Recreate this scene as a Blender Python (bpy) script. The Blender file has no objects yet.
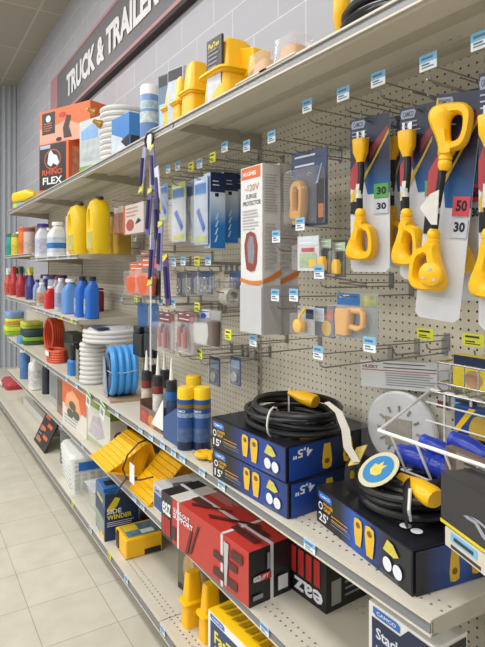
import bpy, math, random
from mathutils import Vector, Matrix
random.seed(7)
SC = bpy.context.scene
COL = SC.collection
R = math.radians
SC.view_settings.view_transform = 'Standard'
SC.view_settings.look = 'None'
SC.view_settings.exposure = 0.0

# ------------------------------------------------------------- camera numbers
# world: X = distance from the photographer towards the wall, Y = along the aisle, Z = up
F, CX, HY, EYE = 545.0, 242.0, 268.0, 1.5
CA, SA = 0.85, 0.527
VPX = CX - F*SA/CA
def U_of(x, V):                      # where along the aisle a picture column meets the plane X=V
    dep = F*V/(CA*(x-VPX))
    return (dep - V*SA)/CA
def depth(U, V): return U*CA + V*SA
def at(x, y, V):
    U = U_of(x, V); d = depth(U, V)
    return Vector((V, U, EYE-(y-HY)*d/F))
def on(x, y, z):                     # picture point on a level plane
    d = F*(EYE-z)/(y-HY); lat = (x-CX)*d/F
    return Vector((d*SA+lat*CA, d*CA-lat*SA, z))

# ------------------------------------------------------------- materials
def srgb(h):
    h = h.lstrip('#'); v = [int(h[i:i+2], 16)/255 for i in (0, 2, 4)]
    return tuple((c/12.92 if c <= .04045 else ((c+.055)/1.055)**2.4) for c in v)+(1,)
MC = {}
def mat(hexc, rough=.45, metal=0, vary=.05, spec=.5, key=None, scale=14):
    k = (hexc, rough, metal, vary, spec, scale)
    if k in MC: return MC[k]
    m = bpy.data.materials.new('paint'); m.use_nodes = True
    nt = m.node_tree; b = nt.nodes['Principled BSDF']
    b.inputs['Roughness'].default_value = rough
    b.inputs['Metallic'].default_value = metal
    b.inputs['Specular IOR Level'].default_value = spec
    c = srgb(hexc)
    if vary:
        n = nt.nodes.new('ShaderNodeTexNoise'); n.inputs['Scale'].default_value = scale
        tc = nt.nodes.new('ShaderNodeTexCoord')
        nt.links.new(tc.outputs['Object'], n.inputs['Vector'])
        r = nt.nodes.new('ShaderNodeMix'); r.data_type = 'RGBA'
        r.inputs[6].default_value = tuple(x*(1-vary*1.5) for x in c[:3])+(1,)
        r.inputs[7].default_value = tuple(min(1, x*(1+vary*1.5)) for x in c[:3])+(1,)
        nt.links.new(n.outputs['Fac'], r.inputs[0]); nt.links.new(r.outputs[2], b.inputs['Base Color'])
    else:
        b.inputs['Base Color'].default_value = c
    MC[k] = m
    return m
def blend(h1, h2, axis='Z', lo=0., hi=.1, rough=.35, noise=0):
    """printed fade from one colour to another along an object axis"""
    m = bpy.data.materials.new('printed_fade'); m.use_nodes = True
    nt = m.node_tree; b = nt.nodes['Principled BSDF']; b.inputs['Roughness'].default_value = rough
    tc = nt.nodes.new('ShaderNodeTexCoord'); sp = nt.nodes.new('ShaderNodeSeparateXYZ')
    nt.links.new(tc.outputs['Object'], sp.inputs[0])
    mr = nt.nodes.new('ShaderNodeMapRange'); mr.inputs[1].default_value = lo; mr.inputs[2].default_value = hi
    nt.links.new(sp.outputs[axis], mr.inputs[0])
    x = nt.nodes.new('ShaderNodeMix'); x.data_type = 'RGBA'
    x.inputs[6].default_value = srgb(h1); x.inputs[7].default_value = srgb(h2)
    if noise:
        n = nt.nodes.new('ShaderNodeTexNoise'); n.inputs['Scale'].default_value = noise
        nt.links.new(tc.outputs['Object'], n.inputs['Vector'])
        a = nt.nodes.new('ShaderNodeMath'); a.operation = 'MULTIPLY_ADD'; a.use_clamp = True
        a.inputs[1].default_value = 2.2; a.inputs[2].default_value = -1.1
        nt.links.new(n.outputs['Fac'], a.inputs[0])
        s = nt.nodes.new('ShaderNodeMath'); s.operation = 'ADD'; s.use_clamp = True
        nt.links.new(a.outputs[0], s.inputs[0]); nt.links.new(mr.outputs[0], s.inputs[1])
        nt.links.new(s.outputs[0], x.inputs[0])
    else:
        nt.links.new(mr.outputs[0], x.inputs[0])
    nt.links.new(x.outputs[2], b.inputs['Base Color'])
    return m
def blend3(cols, axis, L, rough=.35):
    m = bpy.data.materials.new('printed_fade'); m.use_nodes = True
    nt = m.node_tree; b = nt.nodes['Principled BSDF']; b.inputs['Roughness'].default_value = rough
    tc = nt.nodes.new('ShaderNodeTexCoord'); sp = nt.nodes.new('ShaderNodeSeparateXYZ'); nt.links.new(tc.outputs['Object'], sp.inputs[0])
    mr = nt.nodes.new('ShaderNodeMapRange'); mr.inputs[2].default_value = L; nt.links.new(sp.outputs[axis], mr.inputs[0])
    cr = nt.nodes.new('ShaderNodeValToRGB'); e = cr.color_ramp.elements
    e[0].position, e[0].color = cols[0][0], srgb(cols[0][1]); e[1].position, e[1].color = cols[-1][0], srgb(cols[-1][1])
    for p, c in cols[1:-1]: q = e.new(p); q.color = srgb(c)
    nt.links.new(mr.outputs[0], cr.inputs[0]); nt.links.new(cr.outputs[0], b.inputs['Base Color'])
    return m
def clear(alpha=.06, tint='#ffffff', rough=.08):
    k = ('clear', alpha, tint, rough)
    if k in MC: return MC[k]
    m = bpy.data.materials.new('clear_plastic'); m.use_nodes = True
    nt = m.node_tree; out = nt.nodes['Material Output']; nt.nodes.remove(nt.nodes['Principled BSDF'])
    t = nt.nodes.new('ShaderNodeBsdfTransparent'); t.inputs[0].default_value = srgb(tint)
    p = nt.nodes.new('ShaderNodeBsdfPrincipled'); p.inputs['Base Color'].default_value = (.8, .82, .85, 1)
    p.inputs['Roughness'].default_value = rough
    fr = nt.nodes.new('ShaderNodeLayerWeight'); fr.inputs[0].default_value = .35
    ma = nt.nodes.new('ShaderNodeMath'); ma.operation = 'MULTIPLY_ADD'; ma.use_clamp = True
    ma.inputs[1].default_value = .22; ma.inputs[2].default_value = alpha
    nt.links.new(fr.outputs['Facing'], ma.inputs[0])
    x = nt.nodes.new('ShaderNodeMixShader')
    nt.links.new(ma.outputs[0], x.inputs[0]); nt.links.new(t.outputs[0], x.inputs[1]); nt.links.new(p.outputs[0], x.inputs[2])
    nt.links.new(x.outputs[0], out.inputs[0])
    MC[k] = m
    return m
def dotted(base, dot, rad, through=False, rows=None, rough=.5, vary=.04, pitch=.0254, ax=('X', 'Y')):
    """sheet with a square grid of holes; rows = bands of local Y that carry holes (None: all over)"""
    m = bpy.data.materials.new('perforated'); m.use_nodes = True
    nt = m.node_tree; L = nt.links; out = nt.nodes['Material Output']; b = nt.nodes['Principled BSDF']
    b.inputs['Roughness'].default_value = rough
    tc = nt.nodes.new('ShaderNodeTexCoord'); sp = nt.nodes.new('ShaderNodeSeparateXYZ')
    L.new(tc.outputs['Object'], sp.inputs[0])
    def M(op, a, bb=None, c=None, clamp=False):
        n = nt.nodes.new('ShaderNodeMath'); n.operation = op; n.use_clamp = clamp
        for i, v in enumerate((a, bb, c)):
            if v is None: continue
            if isinstance(v, (int, float)): n.inputs[i].default_value = v
            else: L.new(v, n.inputs[i])
        return n.outputs[0]
    def cell(s): return M('SUBTRACT', M('FRACT', M('DIVIDE', s, pitch)), .5)
    a = cell(sp.outputs[ax[0]]); c = cell(sp.outputs[ax[1]])
    d = M('SQRT', M('ADD', M('MULTIPLY', a, a), M('MULTIPLY', c, c)))
    h = M('LESS_THAN', d, rad/pitch)
    if rows:
        t = None
        for lo, hi in rows:
            k = M('MULTIPLY', M('GREATER_THAN', sp.outputs['Y'], lo), M('LESS_THAN', sp.outputs['Y'], hi))
            t = k if t is None else M('ADD', t, k)
        h = M('MULTIPLY', h, t)
    n = nt.nodes.new('ShaderNodeTexNoise'); n.inputs['Scale'].default_value = 5
    L.new(tc.outputs['Object'], n.inputs['Vector'])
    x = nt.nodes.new('ShaderNodeMix'); x.data_type = 'RGBA'; cc = srgb(base)
    x.inputs[6].default_value = tuple(v*(1-vary*2) for v in cc[:3])+(1,); x.inputs[7].default_value = tuple(min(1, v*(1+vary*2)) for v in cc[:3])+(1,)
    L.new(n.outputs['Fac'], x.inputs[0])
    y = nt.nodes.new('ShaderNodeMix'); y.data_type = 'RGBA'; y.inputs[7].default_value = srgb(dot)
    L.new(h, y.inputs[0]); L.new(x.outputs[2], y.inputs[6]); L.new(y.outputs[2], b.inputs['Base Color'])
    if through:
        t = nt.nodes.new('ShaderNodeBsdfTransparent'); s = nt.nodes.new('ShaderNodeMixShader')
        L.new(h, s.inputs[0]); L.new(b.outputs[0], s.inputs[1]); L.new(t.outputs[0], s.inputs[2]); L.new(s.outputs[0], out.inputs[0])
    return m

# ------------------------------------------------------------- meshes
class MB:
    def __init__(s): s.v, s.f, s.m = [], [], []
    def add(s, vs, fs, mi=0):
        o = len(s.v); s.v += [tuple(v) for v in vs]
        for f in fs: s.f.append(tuple(i+o for i in f)); s.m.append(mi)
        return s
    def box(s, x0, x1, y0, y1, z0, z1, mi=0):
        vs = [(x, y, z) for z in (z0, z1) for y in (y0, y1) for x in (x0, x1)]
        return s.add(vs, [(0, 2, 3, 1), (4, 5, 7, 6), (0, 1, 5, 4), (2, 6, 7, 3), (0, 4, 6, 2), (1, 3, 7, 5)], mi)
    def prism(s, pts, y0, y1, mi=0, plane='xz'):
        """polygon given in (x,z) pushed along y (or (x,y) along z with plane 'xy', (y,z) along x with 'yz')"""
        n = len(pts)
        if plane == 'xz': mk = lambda p, t: (p[0], t, p[1])
        elif plane == 'xy': mk = lambda p, t: (p[0], p[1], t)
        else: mk = lambda p, t: (t, p[0], p[1])
        vs = [mk(p, y0) for p in pts]+[mk(p, y1) for p in pts]
        fs = [tuple(range(n)), tuple(range(2*n-1, n-1, -1))]
        fs += [(i, i+n, (i+1) % n+n, (i+1) % n) for i in range(n)]
        return s.add(vs, fs, mi)
    def lathe(s, prof, n=20, c=(0, 0, 0), mi=0, cap=True, sy=1.):
        vs = []
        for r, z in prof:
            for i in range(n):
                a = 2*math.pi*i/n; vs.append((c[0]+r*math.cos(a), c[1]+sy*r*math.sin(a), c[2]+z))
        fs = [(j*n+i, j*n+(i+1) % n, (j+1)*n+(i+1) % n, (j+1)*n+i) for j in range(len(prof)-1) for i in range(n)]
        if cap:
            fs.append(tuple(range(n-1, -1, -1))); k = (len(prof)-1)*n; fs.append(tuple(range(k, k+n)))
        return s.add(vs, fs, mi)
    def loft(s, secs, n=24, p=4., mi=0, cap=True):
        """secs: (z, half x, half y, centre x, centre y) rounded-rectangle rings"""
        vs = []
        for q in secs:
            z, a, b = q[:3]; cx = q[3] if len(q) > 3 else 0; cy = q[4] if len(q) > 4 else 0
            for i in range(n):
                t = 2*math.pi*i/n; c_, s_ = math.cos(t), math.sin(t)
                vs.append((cx+a*math.copysign(abs(c_)**(2/p), c_), cy+b*math.copysign(abs(s_)**(2/p), s_), z))
        fs = [(j*n+i, j*n+(i+1) % n, (j+1)*n+(i+1) % n, (j+1)*n+i) for j in range(len(secs)-1) for i in range(n)]
        if cap:
            fs.append(tuple(range(n-1, -1, -1))); k = (len(secs)-1)*n; fs.append(tuple(range(k, k+n)))
        return s.add(vs, fs, mi)
    def tube(s, path, r, n=8, closed=False, mi=0, flat=1.):
        P = [Vector(p) for p in path]; N = len(P); vs = []
        up = None
        for i in range(N):
            a = P[(i-1) % N] if (closed or i) else P[0]; b = P[(i+1) % N] if (closed or i < N-1) else P[-1]
            t = (b-a).normalized()
            if up is None:
                up = Vector((0, 0, 1)) if abs(t.z) < .9 else Vector((0, 1, 0))
            e = t.cross(up)
            if e.length < 1e-6: e = t.orthogonal()
            e.normalize(); g = e.cross(t).normalized(); up = g
            rr = r[i] if isinstance(r, (list, tuple)) else r
            for k in range(n):
                w = 2*math.pi*k/n
                vs.append(P[i]+e*rr*math.cos(w)+g*rr*flat*math.sin(w))
        segs = N if closed else N-1
        fs = [(i*n+k, i*n+(k+1) % n, ((i+1) % N)*n+(k+1) % n, ((i+1) % N)*n+k) for i in range(segs) for k in range(n)]
        if not closed:
            fs.append(tuple(range(n-1, -1, -1))); fs.append(tuple(range((N-1)*n, N*n)))
        return s.add(vs, fs, mi)
    def xf(s, M, start=0):
        for i in range(start, len(s.v)): s.v[i] = tuple(M @ Vector(s.v[i]))
        return s
    def build(s, name, mats, parent=None, smooth=35, bevel=0, kind=None):
        me = bpy.data.meshes.new(name); me.from_pydata(s.v, [], s.f)
        if not isinstance(mats, (list, tuple)): mats = [mats]
        for m in mats: me.materials.append(m)
        for p, mi in zip(me.polygons, s.m): p.material_index = min(mi, len(mats)-1)
        if smooth:
            me.polygons.foreach_set('use_smooth', [True]*len(me.polygons)); me.set_sharp_from_angle(angle=R(smooth))
        me.update()
        o = bpy.data.objects.new(name, me); COL.objects.link(o)
        if parent: o.parent = parent
        if bevel:
            b = o.modifiers.new('bevel', 'BEVEL'); b.width = bevel; b.segments = 2; b.limit_method = 'ANGLE'; b.angle_limit = R(40)
        if kind: o['kind'] = kind
        return o
def thing(name, label, cat, loc=(0, 0, 0), yaw=0, group=None, tilt=(0, 0)):
    """Empty whose local x runs towards the photographer along the shelf, y into the shelf, z up"""
    o = bpy.data.objects.new(name, None); COL.objects.link(o)
    o.location = loc; o.rotation_euler = (tilt[0], tilt[1], R(-90+yaw)); o['label'] = label; o['category'] = cat
    o.empty_display_size = .05
    if group: o['group'] = group
    return o
def tagp(o, label, cat, group=None):
    o['label'] = label; o['category'] = cat
    if group: o['group'] = group
    return o
def dup(root, loc, yaw, label, group=None):
    r = root.copy(); COL.objects.link(r); r.location = loc; r.rotation_euler[2] = R(-90+yaw); r['label'] = label
    if group: r['group'] = group
    for ch in list(root.children):
        c = ch.copy(); COL.objects.link(c); c.parent = r
        for g in ch.children:
            d = g.copy(); COL.objects.link(d); d.parent = c
    return r
TM = {}
def text_verts(body, off=.018):
    if body not in TM:
        cu = bpy.data.curves.new('t', 'FONT'); cu.body = body; cu.size = 1; cu.resolution_u = 2; cu.offset = off
        ob = bpy.data.objects.new('t', cu); me = bpy.data.meshes.new_from_object(ob)
        vs = [tuple(v.co) for v in me.vertices]; fs = [tuple(p.vertices) for p in me.polygons]
        bpy.data.objects.remove(ob); bpy.data.curves.remove(cu); bpy.data.meshes.remove(me)
        x0 = min(v[0] for v in vs); x1 = max(v[0] for v in vs); y0 = min(v[1] for v in vs); y1 = max(v[1] for v in vs)
        TM[body] = ([((v[0]-x0)/(x1-x0), (v[1]-y0)/(y1-y0), 0) for v in vs], fs, (x1-x0)/(y1-y0))
    return TM[body]
def face_frame(L, D, H, face):
    T = Matrix.Translation; Rx = Matrix.Rotation(R(90), 4, 'X')
    if face == 'front': return Rx, L, H
    if face == 'right': return T((L, 0, 0)) @ Matrix.Rotation(R(90), 4, 'Z') @ Rx, D, H
    if face == 'left': return T((0, D, 0)) @ Matrix.Rotation(R(-90), 4, 'Z') @ Rx, D, H
    if face == 'top': return T((0, 0, H)), L, D
    raise ValueError(face)
def ringprism(mb, outer, inner, y0, y1, mi=0, soft=.35):
    """flat moulding with a hole: both outlines have the same number of points (x, z)"""
    n = len(outer); o = len(mb.v); ym = (y1-y0)*soft*.5
    cx = sum(p[0] for p in outer)/n; cz = sum(p[1] for p in outer)/n
    def lerp(a, b, t): return (a[0]+(b[0]-a[0])*t, a[1]+(b[1]-a[1])*t)
    loops = [(0, y0+ym), (.22, y0), (.78, y0), (1, y0+ym), (1, y1-ym), (.78, y1), (.22, y1), (0, y1-ym)]
    vs = []
    for t, y in loops:
        for a, b in zip(outer, inner):
            p = lerp(a, b, t); vs.append((p[0], y, p[1]))
    m = len(loops)
    fs = [(j*n+i, j*n+(i+1) % n, ((j+1) % m)*n+(i+1) % n, ((j+1) % m)*n+i) for j in range(m) for i in range(n)]
    mb.add(vs, fs, mi); return mb
def smooth_loop(pts, k=3):
    out = []; n = len(pts)
    for i in range(n):
        p0, p1, p2, p3 = pts[i-1], pts[i], pts[(i+1) % n], pts[(i+2) % n]
        for j in range(k):
            t = j/k
            out.append(tuple(.5*((2*p1[a])+(-p0[a]+p2[a])*t+(2*p0[a]-5*p1[a]+4*p2[a]-p3[a])*t*t+(-p0[a]+3*p1[a]-3*p2[a]+p3[a])*t**3) for a in (0, 1)))
    return out
class Print:
    """printing on the faces of a box; pieces of one colour become one mesh"""
    def __init__(s, root, L, D, H): s.r, s.d, s.acc, s.n = root, (L, D, H), {}, 0
    def _put(s, face, vs, fs, m, name):
        M, w, h = face_frame(*s.d, face); s.n += 1; e = .0006+.0002*s.n
        mb = s.acc.setdefault((name, m.name if name == 'lettering' else s.n), (MB(), m))[0]
        mb.add([M @ Vector((x*w, y*h, e)) for x, y in vs], fs)
        return s
    def rect(s, face, u0, v0, u1, v1, m, name='print'):
        return s._put(face, [(u0, v0), (u1, v0), (u1, v1), (u0, v1)], [(0, 1, 2, 3)], m, name)
    def poly(s, face, pts, m, name='print'): return s._put(face, pts, [tuple(range(len(pts)))], m, name)
    def ell(s, face, u, v, ru, rv, m, name='print', n=18):
        return s.poly(face, [(u+ru*math.cos(2*math.pi*i/n), v+rv*math.sin(2*math.pi*i/n)) for i in range(n)], m, name)
    def text(s, face, body, u, v, w, h, m, flip=False):
        vs, fs, asp = text_verts(body, .045 if body in ('30', '50') else .024)
        if flip: vs = [(1-x, 1-y, 0) for x, y, _ in vs]
        return s._put(face, [(u+x*w, v+y*h) for x, y, _ in vs], fs, m, 'lettering')
    def lines(s, face, u, v0, v1, w, n, m):
        rnd = random.Random(n*7+int(u*100))
        for i in range(n):
            y = v0+(v1-v0)*i/max(1, n-1); s.rect(face, u, y, u+w*rnd.uniform(.7, 1), y+abs(v1-v0)/n*.42, m, 'lettering')
        return s
    def done(s):
        for (name, _), (mb, m) in s.acc.items(): mb.build(name, m, s.r, smooth=0)
def fitbox(pl, pr, z, ptop, d, name, label, cat, m, group=None, faces=None, bevel=.0015, h=None):
    """carton from the picture feet of its front face; returns root, Print"""
    A, B = on(*pl, z), on(*pr, z)
    L = (B-A).length; yaw = math.degrees(math.atan2(B.y-A.y, B.x-A.x))+90
    if h is None: h = (pr[1]-ptop)*depth(B.y, B.x)/F
    return mkbox(A, L, d, h, yaw, name, label, cat, m, group, bevel)
def mkbox(A, L, d, h, yaw, name, label, cat, m, group=None, bevel=.0015, tilt=(0, 0)):
    r = thing(name, label, cat, A, yaw, group, tilt)
    c = MB().box(0, L, 0, d, 0, h).build('carton', m, r, smooth=0, bevel=bevel)
    return r, Print(c, L, d, h)
def vbox(x0, x1, V, z, d, h, name, label, cat, m, yaw=0, group=None, bevel=.0015):
    """carton whose front stands on the plane X=V between two picture columns"""
    U0, U1 = U_of(x0, V), U_of(x1, V)
    return mkbox(Vector((V, U0, z)), U0-U1, d, h, yaw, name, label, cat, m, group, bevel)

# palette
BEIGE = '#aea899'
WHITE = mat('#e9e9e6', .4); BLACK = mat('#17171a', .35); DARK = mat('#2a2b2e', .45)
YEL = mat('#efb70d', .35, vary=.03); YEL2 = mat('#f2c615', .35, vary=.03); NAVY = mat('#152448', .35)
BLUE = mat('#1e56b0', .35); SKY = mat('#58a9dc', .4); RED = mat('#b3342f', .4); ORG = mat('#e0602a', .4)
GREY = mat('#8d8f92', .45); LGREY = mat('#b9bbbd', .45); STEEL = mat('#9a9a98', .3, .8, 0); TAN = mat('#c49a5a', .5)
CHROME = mat('#b8b8b6', .25, .9, 0); GREEN = mat('#6fa23c', .4); PALEBLUE = mat('#9fc3e6', .35)
TAGW = mat('#e6ebef', .5, vary=0); TAGB = mat('#74b4dc', .5, vary=0); TAGY = mat('#dfe13a', .5, vary=0); INK = mat('#3a3a3c', .6, vary=0)
# ------------------------------------------------------------- the room
def floor_mat():
    m = bpy.data.materials.new('vinyl_tile'); m.use_nodes = True
    nt = m.node_tree; L = nt.links; b = nt.nodes['Principled BSDF']; b.inputs['Roughness'].default_value = .32
    tc = nt.nodes.new('ShaderNodeTexCoord'); mp = nt.nodes.new('ShaderNodeMapping'); mp.inputs['Location'].default_value = (-.769+.305*20, -3.156+.305*20, 0)
    L.new(tc.outputs['Object'], mp.inputs[0])
    br = nt.nodes.new('ShaderNodeTexBrick'); br.offset = 0; br.inputs['Scale'].default_value = 1
    br.inputs['Brick Width'].default_value = .305; br.inputs['Row Height'].default_value = .305
    br.inputs['Mortar Size'].default_value = .0022; br.inputs['Color1'].default_value = srgb('#cfcbbd'); br.inputs['Color2'].default_value = srgb('#c8c4b5')
    br.inputs['Mortar'].default_value = srgb('#a39c8c'); br.inputs['Mortar Smooth'].default_value = .3
    L.new(mp.outputs[0], br.inputs['Vector'])
    n = nt.nodes.new('ShaderNodeTexNoise'); n.inputs['Scale'].default_value = 9; n.inputs['Detail'].default_value = 6
    L.new(tc.outputs['Object'], n.inputs['Vector'])
    mx = nt.nodes.new('ShaderNodeMix'); mx.data_type = 'RGBA'; mx.blend_type = 'MULTIPLY'; mx.inputs[0].default_value = .35
    cr = nt.nodes.new('ShaderNodeValToRGB'); cr.color_ramp.elements[0].position = .35; cr.color_ramp.elements[0].color = (.75, .72, .66, 1); cr.color_ramp.elements[1].position = .65
    L.new(n.outputs['Fac'], cr.inputs[0]); L.new(br.outputs['Color'], mx.inputs[6]); L.new(cr.outputs[0], mx.inputs[7]); L.new(mx.outputs[2], b.inputs['Base Color'])
    return m
def block_mat():
    m = bpy.data.materials.new('painted_block'); m.use_nodes = True
    nt = m.node_tree; L = nt.links; b = nt.nodes['Principled BSDF']; b.inputs['Roughness'].default_value = .6
    tc = nt.nodes.new('ShaderNodeTexCoord'); sp = nt.nodes.new('ShaderNodeSeparateXYZ'); cb = nt.nodes.new('ShaderNodeCombineXYZ')
    L.new(tc.outputs['Object'], sp.inputs[0]); L.new(sp.outputs['Y'], cb.inputs['X']); L.new(sp.outputs['Z'], cb.inputs['Y'])
    br = nt.nodes.new('ShaderNodeTexBrick'); br.inputs['Scale'].default_value = 1; br.inputs['Brick Width'].default_value = .406; br.inputs['Row Height'].default_value = .203
    br.inputs['Mortar Size'].default_value = .004; br.inputs['Mortar Smooth'].default_value = .4
    br.inputs['Color1'].default_value = srgb('#b4b4bc'); br.inputs['Color2'].default_value = srgb('#abacb5'); br.inputs['Mortar'].default_value = srgb('#d3d3d8')
    L.new(cb.outputs[0], br.inputs['Vector']); L.new(br.outputs['Color'], b.inputs['Base Color'])
    bp = nt.nodes.new('ShaderNodeBump'); bp.inputs['Strength'].default_value = .4; bp.inputs['Distance'].default_value = .004; bp.invert = True
    L.new(br.outputs['Fac'], bp.inputs['Height']); L.new(bp.outputs[0], b.inputs['Normal'])
    return m
def ceiling_mat():
    m = bpy.data.materials.new('ceiling_tile'); m.use_nodes = True
    nt = m.node_tree; L = nt.links; b = nt.nodes['Principled BSDF']; b.inputs['Roughness'].default_value = .8
    tc = nt.nodes.new('ShaderNodeTexCoord')
    br = nt.nodes.new('ShaderNodeTexBrick'); br.offset = 0; br.inputs['Scale'].default_value = 1; br.inputs['Brick Width'].default_value = .61; br.inputs['Row Height'].default_value = 1.22
    br.inputs['Mortar Size'].default_value = .012; br.inputs['Color1'].default_value = srgb('#a8a092'); br.inputs['Color2'].default_value = srgb('#a39b8e'); br.inputs['Mortar'].default_value = srgb('#b9b3a6')
    L.new(tc.outputs['Object'], br.inputs['Vector']); L.new(br.outputs['Color'], b.inputs['Base Color'])
    return m
def struct(o): o['kind'] = 'structure'; return o
struct(MB().box(-5, 1.6, -3, 9.1, -.05, 0).build('floor', floor_mat(), smooth=0))
struct(MB().box(-5, 1.6, -3, 9.1, 4.26, 4.32).build('ceiling', ceiling_mat(), smooth=0))
struct(MB().box(1.45, 1.6, -3, 9.1, 0, 4.26).build('wall_right', block_mat(), smooth=0))
mb = MB(); y = -5.
while y < 1.45:                                  # ribbed metal sheet closing the far end
    w = .075
    mb.add([(y, 8.9, 0), (y+.03, 8.9, 0), (y+.04, 8.87, 0), (y+w-.01, 8.87, 0), (y+w, 8.9, 0),
            (y, 8.9, 4.26), (y+.03, 8.9, 4.26), (y+.04, 8.87, 4.26), (y+w-.01, 8.87, 4.26), (y+w, 8.9, 4.26)],
           [(i, i+1, i+6, i+5) for i in range(4)]); y += w
mb.box(-5, 1.45, 8.93, 9.0, 0, 4.26)
struct(mb.build('wall_back', mat('#b4bac0', .5), smooth=0))

# overhead sign on the block wall
sg = thing('wall_sign', 'long dark grey wall sign reading TRUCK & TRAILER in white with a thin red border', 'sign', (1.40, 6.35, 3.09))
MB().box(0, 4.6, 0, .05, 0, .5).build('sign_panel', mat('#69696e', .45), sg, smooth=0)
rb = MB().box(0, 4.6, -.004, 0, 0, .028); rb.box(0, 4.6, -.004, 0, .472, .5); rb.box(-.0, .32, -.004, 0, .028, .472)
rb.build('red_border', mat('#b58188', .4), sg, smooth=0)  # red paled to pink, its glossy reflection is put into the colour
MB().box(0, 4.6, -.002, .05, -.03, 0).build('painted_shadow', mat('#2b1a1c', .6), sg, smooth=0)  # dark strip painted in as the shadow line below the sign
vs, fs, a_ = text_verts('TRUCK & TRAILER', .045)
MB().add([(.72+v[0]*2.36, -.006, .125+v[1]*.235) for v in vs], fs).build('lettering', mat('#e6e6e8', .5, vary=0), sg, smooth=0)

# ------------------------------------------------------------- gondola
VW = 1.29
PEG = dotted('#d6cfbd', '#3d362c', .0034, ax=('X', 'Z'), rough=.55)
PAINT = mat(BEIGE, .42, vary=.03, scale=3)
DECK = dotted('#c9c4b6', '#000000', .0036, through=True, rows=[(.0254, .0762), (.254, .305)], rough=.45)
RAIL = mat('#77787a', .4, vary=.03); KICK = mat('#34322f', .5)
BAYS = [.2, .718, 1.937, 3.25, 4.67, 5.95, 7.2]
where = ['beyond the right edge of', 'nearest section with the yellow plug cards', 'section with the surge protector boxes', 'section behind the yellow jugs', 'section behind the trigger sprayers', 'bare farthest section']
for i in range(6):
    U0, U1 = BAYS[i+1], BAYS[i]
    zt = 2.008 if i < 5 else .9
    if i == 0: lab = 'beige pegboard back panel at the right end below the wire baskets'
    else: lab = 'beige pegboard back panel, ' + where[i]
    t = thing('pegboard', lab, 'pegboard', (VW, U0-.008, 0), group='pegboard back panels of the shelf run')
    MB().box(0, U0-U1-.016, 0, .012, .1, zt+.085).build('panel', PEG, t, smooth=0)
up_lab = ['slotted beige upright right of the yellow plug cards', 'slotted beige upright behind the surge protector boxes', 'slotted beige upright beside the yellow jug shelf', 'slotted beige upright behind the white detergent bottle', 'slotted beige upright at the far end of the upper shelves']
for i, U in enumerate(BAYS[1:6]):
    t = thing('gondola_upright', up_lab[i], 'upright', (VW-.006, U+.012, 0), group='slotted uprights of the shelf run')
    MB().box(0, .024, 0, .04, 0, 2.09).build('post', PAINT, t, smooth=0)
    s = MB(); z = .2
    while z < 2.0:
        s.box(.009, .015, -.0012, 0, z, z+.03); z += .05
    s.build('slot_pattern', mat('#211d18', .7, vary=0), t, smooth=0)
def shelf(label, U0, U1, z, Vf, lip=.034, rot=0, base=False, group=None):
    """deck top at z, front edge at Vf, from U0 (far) to U1 (near)"""
    L = U0-U1-.004; D = VW-.001-Vf
    t = thing('gondola_shelf', label, 'shelf', (Vf, U0-.002, z), group=group)
    MB().box(0, L, .002, D, -.002, 0).build('deck', DECK, t, smooth=0)
    b = MB().box(0, L, 0, .002, -lip, -.0).box(0, L, -.007, 0, -.006, -.0005).box(0, L, -.007, 0, -lip, -lip+.005).box(0, L, 0, .018, -lip, -lip+.0015)
    b.build('front_lip', mat('#cdc8ba', .4, vary=.02), t, smooth=0)
    MB().prism([(-.001, -.0062), (-.0055, -lip+.0052), (-.001, -lip+.0052)], 0.003, L-.003, plane='yz').build('price_rail', RAIL, t, smooth=0)
    if not base:
        for x0 in (0, L-.002):
            MB().prism([(0, -.002), (0, -lip), (D*.55, -lip-.012), (D, -lip-.03), (D, -.002)], x0, x0+.002, plane='yz').build('side_flange', PAINT, t, smooth=0)
        MB().box(.01, L-.01, D*.38, D*.38+.03, -.014, -.002).build('stiffener', PAINT, t, smooth=0)
        MB().box(.01, L-.01, D*.72, D*.72+.03, -.014, -.002).build('stiffener', PAINT, t, smooth=0)
    else:
        MB().box(0, L, .053, .065, -z+.001, -lip).build('kick_plate', KICK, t, smooth=0)
    return t
ZT, ZM, ZL, ZB = 2.071, .803, .475, .15
VT, VM, VL, VB = .89, .89, .89, .834
pos = ['', 'nearest section', 'section above the surge protector boxes', 'section above the yellow jugs', 'farthest section']
nm = ['', 'nearest section holding the boxed extension cords', 'section holding aerosol cans and the blue hose', 'section holding the white hose coils', 'farthest section holding the sponge packs']
nl = ['', 'nearest section holding the long red box', 'section holding the yellow wheel chocks', 'section holding the orange box', 'farthest section holding the white jug']
nb = ['', 'nearest section with the big yellow box', 'section with the blue side winder box', 'section with the white slatted crate', 'far section with the white divider', 'last section with the red packet']
shelf('top beige shelf seen from below, section over the yellow plug cards', BAYS[2], BAYS[0], ZT, VT)
shelf('top beige shelf, section over the surge protector boxes', BAYS[3], BAYS[2], ZT, VT)
shelf('top beige shelf, section carrying the orange boxes', BAYS[4], BAYS[3], ZT, VT)
shelf('top beige shelf, farthest section with the yellow bottle lying on it', BAYS[5], BAYS[4], ZT, VT)
for i in range(1, 5):
    shelf('middle beige shelf, '+nm[i], BAYS[i+1], BAYS[i], ZM, VM)
    shelf('lower beige shelf, '+nl[i], BAYS[i+1], BAYS[i] if i > 1 else .4, ZL, VL)
for i in range(1, 6):
    shelf('beige base shelf on a dark kick plate, '+nb[i], BAYS[i+1], BAYS[i] if i > 1 else .3, ZB, VB, lip=.045, base=True)
JZ, JV, KZ = 1.583, .872, 1.193
shelf('upper jug shelf carrying the yellow jugs', BAYS[4], BAYS[3], JZ, JV, lip=.026)
shelf('bottle shelf under the yellow jugs, carrying the blue bottles', BAYS[4], BAYS[3], KZ, JV, lip=.028)
JZ4, KZ4 = 1.625, 1.222
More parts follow.
